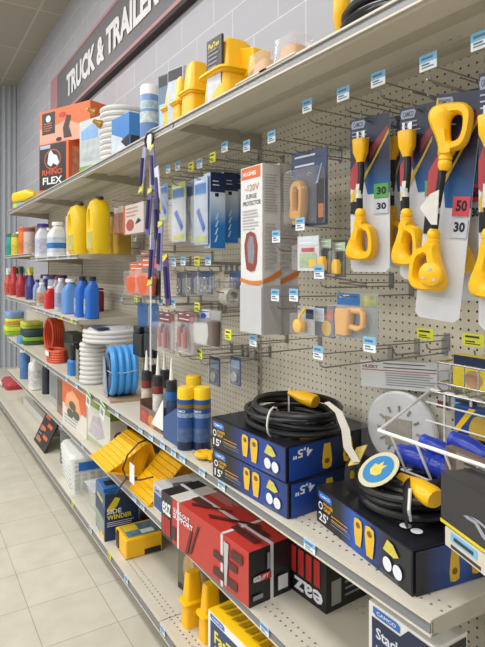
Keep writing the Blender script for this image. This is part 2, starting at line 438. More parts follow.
shelf('far upper shelf carrying teal and orange bottles', BAYS[5], BAYS[4], JZ4, JV, lip=.026)
shelf('far lower shelf carrying red trigger sprayers', BAYS[5], BAYS[4], KZ4, JV, lip=.028)

# ------------------------------------------------------------- light, world, camera
def area(name, loc, sx, sy, power, rot=(0, 0, 0), col=(1, .98, .945)):
    l = bpy.data.lights.new(name, 'AREA'); l.shape = 'RECTANGLE'; l.size = sx; l.size_y = sy; l.energy = power; l.color = col
    o = bpy.data.objects.new(name, l); COL.objects.link(o); o.location = loc; o.rotation_euler = rot; return o
for j, yy in enumerate((-1.6, .6, 2.8, 5.0, 7.2)):
    for xx in (-.55, -3.0, -5.6):  # outermost row is added out of view to brighten the pegboard
        area('ceiling_and_fill_light', (xx, yy, 4.22), .6, 1.5, 42 if xx > -1 else 38 if xx > -4 else 85)
w = bpy.data.worlds.new('w'); SC.world = w; w.use_nodes = True
w.node_tree.nodes['Background'].inputs[0].default_value = (.93, .95, 1, 1); w.node_tree.nodes['Background'].inputs[1].default_value = .44
cd = bpy.data.cameras.new('camera'); cam = bpy.data.objects.new('camera', cd); COL.objects.link(cam)
cam.location = (0, 0, EYE); cam.rotation_euler = (R(90), 0, -math.atan2(SA, CA))
cd.sensor_fit = 'AUTO'; cd.sensor_width = 36; cd.lens = F/647*36; cd.shift_y = -(323.5-HY)/647; cd.clip_start = .02
SC.camera = cam
# ------------------------------------------------------------- boxed cords on the middle shelf
BOXB = mat('#1c1e26', .32); PBLUE = mat('#1f4fa8', .32); DEEP = mat('#17327c', .32); PYEL = mat('#dfb52c', .4, vary=.08, scale=60)
CAMB = mat('#2a6cc0', .35, vary=0); PGY = mat('#e2a51f', .4, vary=0); PW = mat('#dfe3ea', .45, vary=0); PGREY = mat('#8a8e98', .5, vary=0)
def glove_plug(P, face, u, v0, v1, w, flip=False):
    """printed picture of a yellow plug with a grip loop"""
    h = v1-v0
    pts = [(-.5, .72), (-.42, .95), (0, 1), (.42, .95), (.5, .72), (.42, .35), (.3, .05), (-.3, .05), (-.42, .35)]
    if flip: pts = [(x, 1-y) for x, y in pts]
    P.poly(face, [(u+x*w, v0+y*h) for x, y in pts][::-1], PYEL, 'printed_plug')
    P.ell(face, u, v0+h*(.3 if flip else .76), w*.26, h*.1, mat('#7a5c12', .4, vary=0), 'print')
def camco(P, face, u, v, w, h, slant=.12):
    P.poly(face, [(u, v+h*.25), (u+w*slant, v), (u+w, v), (u+w, v+h*.75), (u+w*(1-slant), v+h), (u, v+h)], CAMB, 'logo_badge')
    P.text(face, 'CAMCO', u+w*.14, v+h*.28, w*.72, h*.42, PW)
def cord_box(A, L, d, h, yaw, foot, label):
    r, P = mkbox(A, L, d, h, yaw, 'extension_cord_box', label, 'box', BOXB, 'boxed extension cords')
    fb = blend3([(.28, '#17181e'), (.62, '#1b429c'), (1, '#1a3472')], 'X', L) if foot != "25'" else blend3([(.3, '#17181e'), (.46, '#1d56b4'), (.62, '#1b3c86'), (.78, '#1b1d26')], 'X', L)
    P.rect('front', .01, .02, .995, .98, fb, 'printed_fade')
    P.rect('top', .02, .02, .99, .98, mat('#1b1c22', .3), 'printed_fade')
    camco(P, 'front', .03, .70, .17, .2)
    P.text('front', foot, .035, .1, .12, .25, PW)
    P.ell('front', .06, .52, .028, .11, PW, 'print'); P.ell('front', .06, .52, .018, .07, BOXB, 'print')
    P.text('front', 'POWER', .10, .565, .12, .1, PGY); P.text('front', 'GRIP', .10, .44, .09, .1, PGY)
    P.lines('front', .2, .34, .44, .22, 2, PGY); P.lines('front', .2, .22, .3, .26, 2, PGREY)
    glove_plug(P, 'front', .51, .18, .90, .088); glove_plug(P, 'front', .63, .12, .90, .096)
    P.poly('front', [(.76, .62), (.80, .9), (.85, .86), (.90, .66), (.86, .58)], mat('#c9c04e', .5, vary=.2, scale=90), 'printed_flag')
    P.ell('front', .80, .34, .04, .16, PW, 'print'); P.ell('front', .89, .32, .04, .16, PW, 'print')
    P.lines('front', .74, .08, .12, .2, 2, PGREY)
    P.rect('right', .02, .02, .98, .98, blend('#1f48a0', '#14151c', 'Y', .02*d, .62*d) if foot != "25'" else blend3([(.1, '#16171d'), (.5, '#1d50a4'), (.8, '#16171d')], 'Y', d), 'printed_fade')
    if foot != "25'": P.text('right', '4,5"', .06, .62, .2, .3, PW, flip=True)
    glove_plug(P, 'right', .42, .1, .9, .11, True); glove_plug(P, 'right', .66, .14, .92, .12, True)
    P.lines('top', .5, .42, .62, .25, 3, PGREY); P.rect('top', .08, .5, .38, .62, TAN, 'print')
    P.ell('top', .78, .2, .035, .05, PW, 'print'); P.ell('top', .86, .22, .035, .05, PW, 'print')
    P.done(); return r
A = Vector((.878, 1.605, ZM)); yw = 3.5
b1 = cord_box(A, .39, .365, .098, yw, "15'", "boxed 15 foot yellow-plug extension cord, lower of the two stacked dark blue boxes")
b2 = cord_box(A+Vector((.0, .010, .0985)), .39, .365, .098, yw, "15'", "boxed 15 foot yellow-plug extension cord, upper of the two stacked dark blue boxes")
B = on(412, 597.7, ZM)
A25 = Vector((.968, 1.172, ZM)); d25 = (B-A25)
b3 = cord_box(A25, .385, .27, .098, math.degrees(math.atan2(d25.y, d25.x))+90, "25'", "boxed 25 foot extension cord at the near end of the middle shelf")

def coil_path(turns, r, h, jit=.012, n=26, el=1., seed=1, start=0., z0=0.):
    rnd = random.Random(seed); K = turns*n; out = []
    a = [(rnd.uniform(-1, 1), rnd.uniform(-1, 1), rnd.uniform(-1, 1)) for _ in range(turns*2+3)]
    for i in range(K+1):
        t = i/K*(turns*2); k = int(t); f = t-k; f = f*f*(3-2*f)
        q = [a[k][j]*(1-f)+a[k+1][j]*f for j in range(3)]
        w = start+2*math.pi*i/n
        zz = z0+h*(.5-.5*math.cos(math.pi*(i/K)*turns*.45)) if jit > .02 else z0+h*i/K
        out.append(((r+q[0]*jit)*math.cos(w)+q[1]*jit*.5, el*(r+q[0]*jit)*math.sin(w), zz+abs(q[2])*jit*.25))
    return out
def plug_body(mb, p, dirv, s=1., mi=0):
    """a moulded yellow plug, tapered"""
    d = Vector(dirv).normalized(); P = Vector(p)
    sec = [(0, .011), (.02, .015), (.05, .024), (.09, .026), (.10, .022)]
    mb.tube([P+d*t*s for t, _ in sec], [q*s for _, q in sec], 12, mi=mi, flat=.8)
CORD = mat('#1b1b1d', .35)
def cable_coil(loc, label, r, turns, h, el, seed, plugs, tr=.0085, yaw=0):
    t = thing('extension_lead', label, 'extension lead', loc, yaw, 'coiled black extension leads')
    MB().tube(coil_path(turns, r, h, .024, seed=seed, el=el, z0=tr), tr, 8).build('cable', CORD, t)
    for k, (a, dz, da) in enumerate(plugs):
        p = (r*.8*math.cos(a), el*r*.8*math.sin(a), dz)
        mb = MB(); plug_body(mb, p, (math.cos(da), math.sin(da), -.12), 1.1); mb.build('plug', YEL, t)
    tie = MB()
    for a in (2.5, 5.1):
        c = Vector((r*math.cos(a), el*r*math.sin(a), h*.5+tr)); e = Vector((math.cos(a), math.sin(a), 0))
        tie.tube([c+e*(.035*math.cos(w))+Vector((0, 0, (h*.62+tr)*math.sin(w))) for w in [i*math.pi/6 for i in range(12)]], .003, 5, closed=True)
    tie.build('cable_tie', mat('#d9dad8', .4), t)
    return t
topz = ZM+.1975
cc = cable_coil(Vector((1.055, 1.395, topz)), 'coiled black extension lead with a yellow plug on the two stacked cord boxes', .155, 9, .06, .82, 3, [(2.5, .075, .25)], tr=.0078)
# paper strip label hanging from the upper cord
p0 = at(326, 402, 1.02)
t = thing('cord_tag', 'long white paper tag curling down from the coil on the stacked boxes', 'tag', p0)
q = [at(x, y, V)-p0 for x, y, V in ((326, 402, 1.02), (338, 412, 1.0), (345, 430, .99), (347, 447, .98), (356, 462, .97))]
vs = []
for k, w_ in zip(q, (.011, .014, .016, .016, .013)):
    l = Vector((-k.y, k.x, k.z)); vs += [l+Vector((-w_, 0, -w_*.35)), l+Vector((w_, 0, w_*.35))]
MB().add(vs, [(2*i, 2*i+1, 2*i+3, 2*i+2) for i in range(4)]).build('paper', mat('#bdb9ae', .5), t)

# thick cord on the 25 foot box, tied with black straps, round price badge on top
cl = on(397, 497, ZM+.15)
t = thing('extension_lead', 'thick black lead bundle with a round badge in the open 25 foot box', 'extension lead', Vector((1.08, .955, ZM+.094)), 0, 'coiled black extension leads')
MB().tube(coil_path(6, .115, .08, .026, seed=11, el=.9, z0=.012), .0115, 10).build('cable', CORD, t)
for a in (3.7, 5.4):
    st = MB(); c = Vector((.115*math.cos(a), .105*math.sin(a), .052)); e = Vector((math.cos(a), math.sin(a), 0))
    st.tube([c+e*(.042*math.cos(w))+Vector((0, 0, .052*math.sin(w))) for w in [i*math.pi/8 for i in range(16)]], .011, 6, closed=True, flat=.25)
    st.build('strap', mat('#141416', .6), t)
MB().tube([Vector((.105, -.105, .03)), Vector((.112, -.118, .06)), Vector((.1, -.1, .1))], .004, 6).build('cable_tie', mat('#d9dad8', .4), t)
mb = MB(); plug_body(mb, (.035, -.06, .098), (1, -.1, -.1), 1.15); mb.build('plug', YEL, t)
c0 = Vector((.012, -.11, .118)); bd = MB(); M = Matrix.Translation(c0) @ Matrix.Rotation(R(-16), 4, 'Z') @ Matrix.Rotation(R(36), 4, 'X')
ring = lambda r, n=24: [(r*math.cos(2*math.pi*i/n), r*.9*math.sin(2*math.pi*i/n)) for i in range(n)]
for k, (rr, mi) in enumerate(((.060, 0), (.046, 1), (.027, 2))): bd.prism(ring(rr) if k < 2 else [(-.02, -.012), (-.004, -.022), (.014, -.018), (.022, -.006), (.013, .004), (.016, .02), (.004, .012), (-.004, .024), (-.009, .008), (-.022, .008)], .001*k, .001*k+.001, mi, 'xy')
bd.xf(M).build('price_badge', [mat('#c9c4a4', .4), mat('#2f7fb8', .4), mat('#d8c45a', .5, vary=.2, scale=80)], t)
s = MB().box(-.02, .022, -.03, .03, 0, .002).xf(Matrix.Translation((-.085, -.085, .118)) @ Matrix.Rotation(R(-25), 4, 'Y') @ Matrix.Rotation(R(40), 4, 'X'))
s.build('printed_band', mat('#c9b25a', .45, vary=.3, scale=70), t)

# ------------------------------------------------------------- long red box and its neighbours
A, B = on(159.8, 534.2, ZL), on(247.2, 609, ZL); A = Vector((.842, A.y, ZL)); B = Vector((.88, B.y, ZL))
L = (B-A).length; rd = mat('#b83730', .38, vary=.05, scale=5)
r, P = mkbox(A, L, .165, .168, math.degrees(math.atan2(B.y-A.y, B.x-A.x))+90, 'hitch_kit_box', 'long red and black box with white straps reading eaz LIFT at its far end', 'box', rd)
P.rect('front', 0, 0, .15, 1, BOXB, 'end_band').rect('top', 0, 0, .12, 1, BOXB, 'end_band').rect('top', .12, 0, .24, 1, mat('#c8c6c2', .5), 'end_band')
P.rect('right', 0, 0, 1, 1, mat('#17171a', .35), 'end_band')
P.text('front', 'eaz', .015, .53, .12, .28, PW)
for k, (x, w) in enumerate(((.02, .022), (.050, .016), (.074, .022), (.104, .022))): P.rect('front', x, .08, x+w, .48, mat('#c0302a', .4, vary=0), 'logo')
P.text('front', 'SLIDE-OUT', .175, .74, .21, .09, PW); P.text('front', 'SUPPORT', .175, .60, .25, .12, PW)
dk = mat('#4a2222', .4, vary=.2, scale=40)
P.rect('front', .16, .12, .21, .4, dk); P.poly('front', [(.38, .1), (.4, .1), (.5, .8), (.48, .8)], dk)
P.poly('front', [(.33, .05), (.36, .05), (.42, .6), (.40, .62)], dk); P.rect('front', .66, .12, .9, .28, dk); P.rect('front', .66, .46, .9, .6, dk)
P.poly('front', [(.78, .08), (.80, .08), (.82, .9), (.77, .9)], LGREY, 'printed_jack'); P.rect('front', .84, .68, .95, .86, dk)
P.poly('top', [(.3, .2), (.55, .7), (.57, .68), (.33, .15)], dk); P.poly('top', [(.5, .2), (.8, .8), (.83, .76), (.54, .15)], dk); P.rect('top', .25, .3, .42, .5, dk)
P.rect('top', .72, .25, .95, .42, dk); P.rect('top', .76, .55, .93, .7, dk); P.lines('top', .25, .75, .95, .3, 5, mat('#d5a8a4', .5, vary=0))
P.rect('right', .2, .42, .5, .55, mat('#b02d28', .4, vary=0), 'logo'); P.text('right', 'eaz', .08, .44, .16, .1, PW); P.text('right', 'LIFT', .24, .45, .2, .07, PW)
P.rect('right', .66, .12, .9, .38, PW, 'barcode'); P.rect('right', .07, .12, .3, .2, PGREY, 'lettering'); P.rect('right', .4, .6, .46, .9, PGREY, 'lettering')
P.done()
sp = MB(); q = mat('#d4d6d6', .35); e = .002; D_, H_ = .165, .168
for x in (.225*L, .735*L):
    sp.box(x, x+.012, -e, 0, 0, H_+e).box(x, x+.012, -e, D_+e, H_, H_+e)
sp.box(0, L+e, D_*.5, D_*.5+.012, H_+e, H_+2*e).box(L, L+e, D_*.5, D_*.5+.012, 0, H_+e)
sp.build('packing_strap', q, r, smooth=0)
# black box further in
A = Vector((1.045, 1.50, ZL))
r, P = mkbox(A, .262, .2, .152, 3, 'hitch_kit_box', 'short black box with red bars and white eaz lettering right of the long red box', 'box', mat('#17171a', .35))
for k in range(4): P.rect('front', .38+.14*k, .42, .48+.14*k, .95, mat('#a82a25', .4, vary=0), 'logo')
P.text('front', 'eaz', .45, .1, .5, .26, PW, flip=True); P.rect('right', .1, .12, .3, .6, mat('#9a9a98', .5), 'barcode')
P.lines('right', .38, .2, .85, .4, 6, PGREY); P.done()
# stack jacks carton
A = Vector((.975, U_of(368, .975), ZL)); U1 = U_of(436, .975)
r, P = mkbox(A, A.y-U1, .105, .205, 0, 'jack_box', 'white and navy box of stack jacks at the bottom right', 'box', WHITE)
P.rect('front', .06, 0, .97, .84, blend('#14264e', '#1d4a94', 'X', 0, .2), 'printed_fade'); P.rect('right', .05, .3, .95, .95, DARK, 'printed_fade')
P.poly('front', [(.06, .84), (.5, .84), (.62, .97), (.97, .97), (.97, .84), (.97, .7), (.06, .7)], NAVY, 'printed_fade')
camco(P, 'front', .08, .87, .42, .1); P.text('front', 'Stack Jacks', .13, .58, .8, .17, PW); P.text('front', 'Stabilizing Tower Jack', .13, .49, .6, .05, PW)
P.lines('right', .2, .5, .85, .6, 5, PGREY); P.rect('front', .2, .05, .9, .4, mat('#8fa7c0', .5, vary=.2, scale=30), 'printed_picture'); P.done()
# small camera-style carton between the chock and the red box
A, B = on(160, 515, ZL), on(147, 500, ZL)
r, P = mkbox(Vector((.905, 2.185, ZL)), .2, .2, .11, 0, 'lens_box', 'white box with a dark blue picture behind the far end of the red box', 'box', mat('#c9ccd0', .4))
P.rect('front', .05, .1, .55, .65, mat('#2d4c84', .4, vary=.2, scale=40), 'printed_picture'); P.rect('front', .6, .1, .95, .6, mat('#cf9a4f', .4, vary=.3, scale=40), 'printed_picture')
P.poly('top', [(.3, .3), (.6, .2), (.9, .45), (.8, .8), (.4, .7)], mat('#6a6c72', .4, vary=.3, scale=40), 'printed_picture'); P.rect('top', .55, .1, .9, .3, mat('#cfae3f', .5), 'printed_picture')
P.text('front', 'CAMCO', .08, .72, .35, .14, CAMB); P.lines('top', .05, .8, .95, .3, 3, PGREY); P.done()

# ------------------------------------------------------------- wheel chocks
def chock(loc, yaw, L, W, H, label, pitch=0, m=YEL):
    """hollow ribbed wheel chock: origin at the tip, local x from tip to heel"""
    t = thing('wheel_chock', label, 'wheel chock', loc, yaw, 'yellow wheel chocks', (0, R(pitch)))
    n = 8; curve = [(L*(.03+.50*i/n), .014+(H-.014)*(i/n)**1.15) for i in range(n+1)]
    pts = [(0, 0)]+curve+[(L*.64, H), (L*.97, .03), (L, 0)]
    b = MB(); e = .02
    for y0 in (e, W-e-.006, W*.5): b.prism(pts, y0, y0+.006)
    full = pts[1:-1]
    for i in range(len(full)-1):
        (x0, z0), (x1, z1) = full[i], full[i+1]
        b.prism([(x0, z0-.009), (x1, z1-.009), (x1, z1), (x0, z0)], 0, W)
    b.box(0, L, 0, W, 0, .009); b.build('body', m, t, smooth=25, bevel=.0015)
    g = MB()
    for x_ in (.42, .62, .80): g.box(L*x_-.004, L*x_+.004, .002, e, .006, H*(.75 if x_ < .7 else .45))
    g.build('side_ribs', mat('#c99a10', .4), t, smooth=0)
    for k in range(7):
        x, z = curve[k+1]
        MB().box(x-.004, x+.004, .003, W-.003, z-.004, z+.004).build('tread', m, t, smooth=0)
    return t
def flare(loc, label, h, w, d, tilt=0, yaw=0, group='yellow stacking levellers'):
    """hollow tapered yellow moulding with a collar, standing on its wide end"""
    t = thing('leveling_block', label, 'leveling block', loc, yaw, group, (0, R(tilt)))
    b = MB().loft([(0, w*.5, d*.5), (h*.42, w*.46, d*.46), (h*.43, w*.54, d*.54), (h*.50, w*.54, d*.54), (h*.51, w*.42, d*.42), (h*.93, w*.34, d*.34), (h, w*.28, d*.28)], p=5)
    b.build('body', YEL, t, smooth=30)
    MB().loft([(h*.46, w*.60, d*.6), (h*.49, w*.60, d*.6)], p=5).build('collar', YEL2, t, smooth=30)
    return t
# ------------------------------------------------------------- wheel chocks and boxes on the lower and base shelf
chock(Vector((.785, 2.44, ZL+.088)), 90, .28, .27, .16, 'bright yellow ribbed wheel chock overhanging the lower shelf above the blue boxes', pitch=18)
chock(Vector((.885, 2.195, ZL+.001)), 90, .30, .235, .15, 'yellow wheel chock lying behind the white box with a black cord round it')
V_ = .852; o_ = at(127, 475, V_)
t = thing('pull_cord', 'thin black cord looped over the second yellow wheel chock', 'pull cord', o_)
def loc_(x, y, V=V_): q = at(x, y, V)-o_; return (-q.y, q.x, q.z)
b = MB().tube([loc_(168, 432, .97), loc_(150, 438, .92)]+[loc_(*a) for a in ((138, 443), (127, 455), (122, 469), (126, 479), (140, 480), (152, 477))], .004, 6)
b.tube([loc_(126, 478), loc_(120, 486), loc_(115, 494)], .004, 6); b.build('loop', BLACK, t)
q = loc_(133, 483); MB().box(q[0]-.028, q[0]+.028, -.008, -.006, q[2]-.0, q[2]+.085).build('paper_tag', WHITE, t, smooth=0)

# blue side winder box
A = Vector((.857, 2.852, ZB))
r, P = mkbox(A, .213, .17, .235, -5, 'hose_support_box', 'blue SIDE WINDER box standing on the base shelf under the yellow chocks', 'box', mat('#27548f', .35))
P.rect('front', .05, .05, .95, .42, mat('#8d9a8a', .4, vary=.4, scale=30), 'printed_picture'); P.poly('front', [(0, .42), (1, .5), (1, .64), (0, .72)], mat('#183258', .4), 'printed_picture')
P.rect('front', .2, .74, .8, .82, mat('#d6c23c', .4, vary=0), 'lettering'); P.rect('front', .55, .02, .95, .1, YEL2, 'printed_picture')
P.rect('right', 0, 0, 1, .98, blend('#15305e', '#1c2c2c', 'Z', .1, .27, noise=0), 'printed_fade')
P.poly('right', [(.05, .66), (.3, .9), (.45, .86), (.36, .72), (.2, .6)], mat('#cfc02e', .4, vary=.2, scale=50), 'printed_picture')
P.text('right', 'SIDE', .06, .56, .42, .1, PW); P.text('right', 'WINDER', .06, .44, .74, .1, mat('#e0d02c', .4, vary=0)); P.lines('right', .06, .3, .38, .8, 3, PW)
P.rect('top', .06, .1, .94, .9, mat('#2d6ab0', .35), 'printed_picture'); P.done()
MB().box(.03, .18, .0, .12, .235, .247).build('lid_flap', mat('#2f6cb4', .35), r, smooth=0, bevel=.002)
MB().box(.08, .14, .02, .1, .247, .2485).build('hand_hole', BLACK, r, smooth=0)
# second blue box behind it
r, P = mkbox(Vector((1.08, 2.80, ZB)), .25, .14, .24, -4, 'hose_support_box', 'dark blue box pushed in behind the side winder box', 'box', mat('#1d3f78', .35))
P.rect('front', .05, .5, .9, .9, mat('#20406c', .4, vary=.4, scale=30), 'printed_picture'); P.done()
# yellow level kit
A = Vector((.873, 2.585, ZB))
t = thing('yellow_kit_box', 'chunky yellow plastic kit with a photo sleeve in front of the side winder box', 'kit box', A, -2)
b = MB().box(0, .165, 0, .18, 0, .09); b.build('body', YEL, t, smooth=0, bevel=.008)
P = Print(t, .165, .18, .09); P.rect('top', .12, .1, .88, .95, mat('#5d7d8c', .3, vary=.5, scale=35), 'printed_sleeve'); P.rect('top', .14, .12, .5, .5, mat('#d8bb34', .4), 'printed_sleeve')
P.rect('top', .55, .5, .8, .85, mat('#e8e8e0', .4, vary=.3, scale=60), 'printed_sleeve'); P.rect('front', .1, .1, .24, .8, DARK, 'strap_slot'); P.rect('right', .5, .06, .95, .35, DARK, 'strap_slot'); P.done()
MB().box(.03, .06, -.004, .0, .01, .09).build('strap', BLACK, t, smooth=0, bevel=.001)
# clear pack beside the side winder box
t = thing('clear_pack', 'clear plastic tray with blue card between the white crate and the side winder box', 'plastic tray', Vector((.875, 3.09, ZB)), 0)
MB().loft([(0, .07, .05, .085, .07), (.14, .1, .08, .085, .07)], p=7, cap=False).build('tray', clear(.2), t)
MB().box(.02, .15, .02, .13, .10, .13).build('card', mat('#2c5f9c', .4, vary=.3, scale=30), t, smooth=0, bevel=.004)
MB().box(-.015, .185, -.01, .15, .138, .142).build('tray_rim', clear(.35), t, smooth=0, bevel=.002)
# white slatted crate
A = Vector((.856, 3.64, ZB))
t = thing('storage_crate', 'white plastic crate with rows of slots on the base shelf', 'crate', A, -4)
cw, cdp, ch = .37, .27, .235; WC = mat('#dcdfdc', .4, vary=.02)
MB().loft([(0, cw*.44, cdp*.44, cw/2, cdp/2), (ch*.9, cw*.5, cdp*.5, cw/2, cdp/2), (ch, cw*.46, cdp*.46, cw/2, cdp/2)], p=9).build('body', WC, t, smooth=30)
sl = MB()
for face in range(2):
    for rr in range(7):
        for k in range(6):
            z = .025+rr*.027; u = .035+k*.052
            if face == 0: sl.box(u, u+.03, .0005+.012*(1-z/ch), .02, z, z+.010)
            elif k < 5:
                sl.box(cw-.02, cw-.0005-.012*(1-z/ch), u*.85, u*.85+.028, z, z+.014)
sl.build('slot_pattern', mat('#bec3c0', .6), t, smooth=0)
MB().box(.3685, .3705, .05, .2, .14, .19).build('brand_sticker', CAMB, t, smooth=0)
# orange and black hose sign leaning on the base rail
A = Vector((.86, 4.50, ZB+.004)); 
t = thing('hose_card', 'tilted black card with orange hose pictures standing at the base shelf edge', 'card', A, 0, tilt=(R(-26), 0))
MB().box(0, .38, 0, .012, 0, .25).build('card', mat('#26211f', .4), t, smooth=0, bevel=.002)
P = Print(t, .38, .012, .25)
for k in range(5): P.rect('front', .1+.38*(k % 2), .1+.17*k, .48+.36*(k % 2), .2+.17*k, mat('#d35f2c', .4, vary=.25, scale=30), 'printed_hose')
P.lines('front', .1, .1, .4, .3, 4, PGREY); P.done()
# grey ribbed duct behind it
t = thing('ribbed_bin', 'dark grey ribbed round tub behind the white crate', 'tub', Vector((1.02, 3.87, ZB)))
pr = []
for k in range(12): pr += [(.105, k*.02), (.098, k*.02+.01)]
MB().lathe(pr, 28).build('body', mat('#6b6b69', .5), t); MB().lathe([(.112, .235), (.112, .25), (.10, .252)], 28).build('rim', mat('#85857f', .5), t)
# white divider and red packet on the far base shelf
t = thing('shelf_divider', 'white metal channel lying along the far base shelf', 'divider', Vector((1.0, 5.75, ZB)))
MB().box(0, 1.25, 0, .05, 0, .07).build('channel', mat('#d0d1cc', .4), t, smooth=0, bevel=.004); MB().box(.0, 1.25, .05, .16, 0, .012).build('flange', mat('#c8c9c4', .4), t, smooth=0, bevel=.002)
t = thing('red_packet', 'flat red and white packet at the far left on the base shelf', 'packet', Vector((.93, 6.95, ZB)), 0)
MB().loft([(0, .2, .1, .3, .12), (.05, .21, .11, .3, .12), (.09, .18, .08, .3, .12)], p=6).build('packet', mat('#b03540', .4), t)
MB().box(.15, .3, .0, .005, .02, .06).build('white_label', WHITE, t, smooth=0)
# picture boxes and yellow pieces under the red box
for i, (U, V, w, h, c, lab) in enumerate(((2.11, .985, .17, .2, '#6d6657', 'brown picture box on the base shelf behind the yellow kit'), (1.93, .97, .13, .2, '#77715f', 'grey brown picture box right of the other one under the red box'))):
    r, P = mkbox(Vector((V, U, ZB)), w, .12, h, 8, 'picture_box', lab, 'box', mat(c, .4, vary=.2, scale=30))
    P.ell('front', .5, .5, .25, .35, mat('#b79a6a', .4, vary=.2, scale=40), 'printed_picture'); P.rect('front', .02, .0, .98, .12, DARK, 'printed_picture'); P.done()
for U, V, lab in ((1.86, .93, 'narrow yellow leveling block left of the big yellow box on the base shelf'), (1.755, .95, 'narrow yellow leveling block touching the big yellow box')):
    flare(Vector((V, U, ZB)), lab, .2, .06, .08)
A = Vector((.872, 1.625, ZB))
r, P = mkbox(A, .29, .2, .2, 3, 'leveler_box', 'big yellow and white box reading Fasten at the bottom of the frame', 'box', YEL2)
P.rect('front', 0, 0, 1, .99, WHITE, 'printed_field'); P.rect('front', .05, 0, .95, .86, blend('#1a3a70', '#2f4d66', 'X', 0, .3), 'printed_field'); camco(P, 'front', .05, .88, .3, .09)
P.text('front', 'FasTen', .14, .55, .55, .2, mat('#f0dc3c', .4, vary=0)); P.lines('front', .15, .3, .48, .6, 3, PW)
P.rect('right', .05, .05, .95, .95, YEL, 'printed_field')
for k in range(7): P.poly('top', [(.06+.13*k, .15), (.14+.13*k, .2), (.2+.12*k, .85), (.13+.12*k, .8)], mat('#b98f14', .4, vary=.2, scale=50), 'printed_blocks')
P.done()
# white clear wrapped box under the yellow one
# ------------------------------------------------------------- lower shelf, far part
def jug(loc, yaw, w, d, h, label, cat, m, capm, labm=None, group=None, name='jug', neck=.3, handle=True, lab2=None, cap_h=.1, capr=.24):
    """flat-sided jug: shoulders rise to an off-centre neck, handle loop moulded on the other side"""
    t = thing(name, label, cat, loc, yaw, group)
    nx = w*(.5-neck) if handle else 0
    b = MB().loft([(0, w*.44, d*.42), (h*.02, w*.5, d*.5), (h*.6, w*.5, d*.5), (h*.7, w*.47, d*.46), (h*.80, w*.30, d*.34, nx*.9-0*w), (h*.87, w*.2, d*.24, nx), (h*(1-cap_h), w*.17, d*.24, nx)], p=4.5)
    if handle:
        b.tube([(-w*.36, 0, h*.62), (-w*.40, 0, h*.74), (-w*.30, 0, h*.84), (-w*.12, 0, h*.88), (nx-w*.1, 0, h*.86)], [w*.1, w*.1, w*.095, w*.09, w*.09], 10)
    b.build('body', m, t)
    MB().lathe([(w*capr, 0), (w*capr, h*cap_h*.9), (w*capr*.85, h*cap_h)], 18, (nx, 0, h*(1-cap_h))).build('cap', capm, t)
    if labm: MB().loft([(h*.12, w*.502, d*.503), (h*.56, w*.502, d*.503)], p=4.5, cap=False).build('wrap_label', labm, t)
    if lab2: MB().loft([(h*.24, w*.503, d*.505), (h*.4, w*.503, d*.505)], p=4.5, cap=False).build('label_band', lab2, t)
    return t
def can(loc, r, h, label, cat, m, capm, group=None, name='spray_can', bands=(), cap_h=.22, nozzle=False):
    t = thing(name, label, cat, loc, 0, group)
    MB().lathe([(r*.94, 0), (r, .004), (r, h*.80), (r*.93, h*.84), (r*.7, h*.87)], 24).build('body', m, t)
    MB().lathe([(r*.97, h*(1-cap_h)), (r*.97, h*.97), (r*.85, h), (r*.3, h)], 24).build('cap', capm, t)
    for z0, z1, bm in bands: MB().lathe([(r*1.006, h*z0), (r*1.006, h*z1)], 24, cap=False).build('label_band', bm, t)
    return t
def trigger(loc, w, h, label, m, headm, labm, group='trigger spray bottles'):
    t = thing('spray_bottle', label, 'spray bottle', loc, 0, group)
    MB().loft([(0, w*.48, w*.32), (h*.45, w*.5, w*.34), (h*.62, w*.26, w*.2), (h*.74, w*.16, w*.16)], p=3.2).build('body', m, t)
    hd = MB().box(-w*.5, w*.3, -w*.14, w*.14, h*.84, h*.98).lathe([(w*.2, h*.74), (w*.18, h*.86)], 14)
    hd.prism([(-w*.34, h*.84), (-w*.22, h*.84), (-w*.3, h*.68), (-w*.40, h*.66)], -w*.06, w*.06); hd.build('trigger_head', headm, t, bevel=.003)
    MB().loft([(h*.1, w*.505, w*.345), (h*.4, w*.51, w*.35)], p=3.2, cap=False).build('wrap_label', labm, t)
    return t
jug(Vector((.955, U_of(36, .955), ZL)), 0, .17, .12, .30, 'white jug with red and blue print at the far end of the lower shelf', 'jug', mat('#dcdcd8', .4), WHITE, mat('#c9c6c8', .5, vary=.4, scale=40))
can(Vector((.95, U_of(24.5, .95), ZL)), .045, .28, 'blue and white bottle left of the white jug on the lower shelf', 'bottle', mat('#4d7cb4', .4, vary=.3, scale=40), WHITE, name='cleaner_bottle', cap_h=.12)
can(Vector((.985, U_of(46, .985), ZL)), .035, .26, 'dark bottle right of the white jug on the lower shelf', 'bottle', mat('#2c3442', .4), BLACK, name='cleaner_bottle', cap_h=.12)
for x0, x1, V, h, m, lab, pc in ((49, 57, .945, .29, '#a9aba8', 'thin grey box on the lower shelf left of the orange one', '#7d8084'), (56.5, 62, .925, .30, '#8c6a5a', 'narrow brown box touching the orange box', '#5c4a44')):
    r, P = vbox(x0, x1, V, ZL, .2, h, 'narrow_box', lab, 'box', mat(m, .45), group='narrow boxes beside the orange one'); P.rect('front', .1, .2, .9, .8, mat(pc, .4, vary=.3, scale=30), 'printed_picture')
    P.rect('right', .1, .1, .9, .9, mat(pc, .4, vary=.3, scale=20), 'printed_picture'); P.done()
r, P = vbox(62, 83, .905, ZL, .2, .285, 'hose_kit_box', 'orange and white box with round pictures on the lower shelf', 'box', mat('#ddd8d0', .4), yaw=2)
P.rect('front', .0, .45, 1, .98, mat('#d5622c', .4, vary=.12, scale=20), 'printed_field'); P.poly('front', [(.1, .4), (.2, .7), (.45, .85), (.7, .72), (.8, .4), (.5, .3)], mat('#e8a173', .4, vary=.1), 'printed_picture')
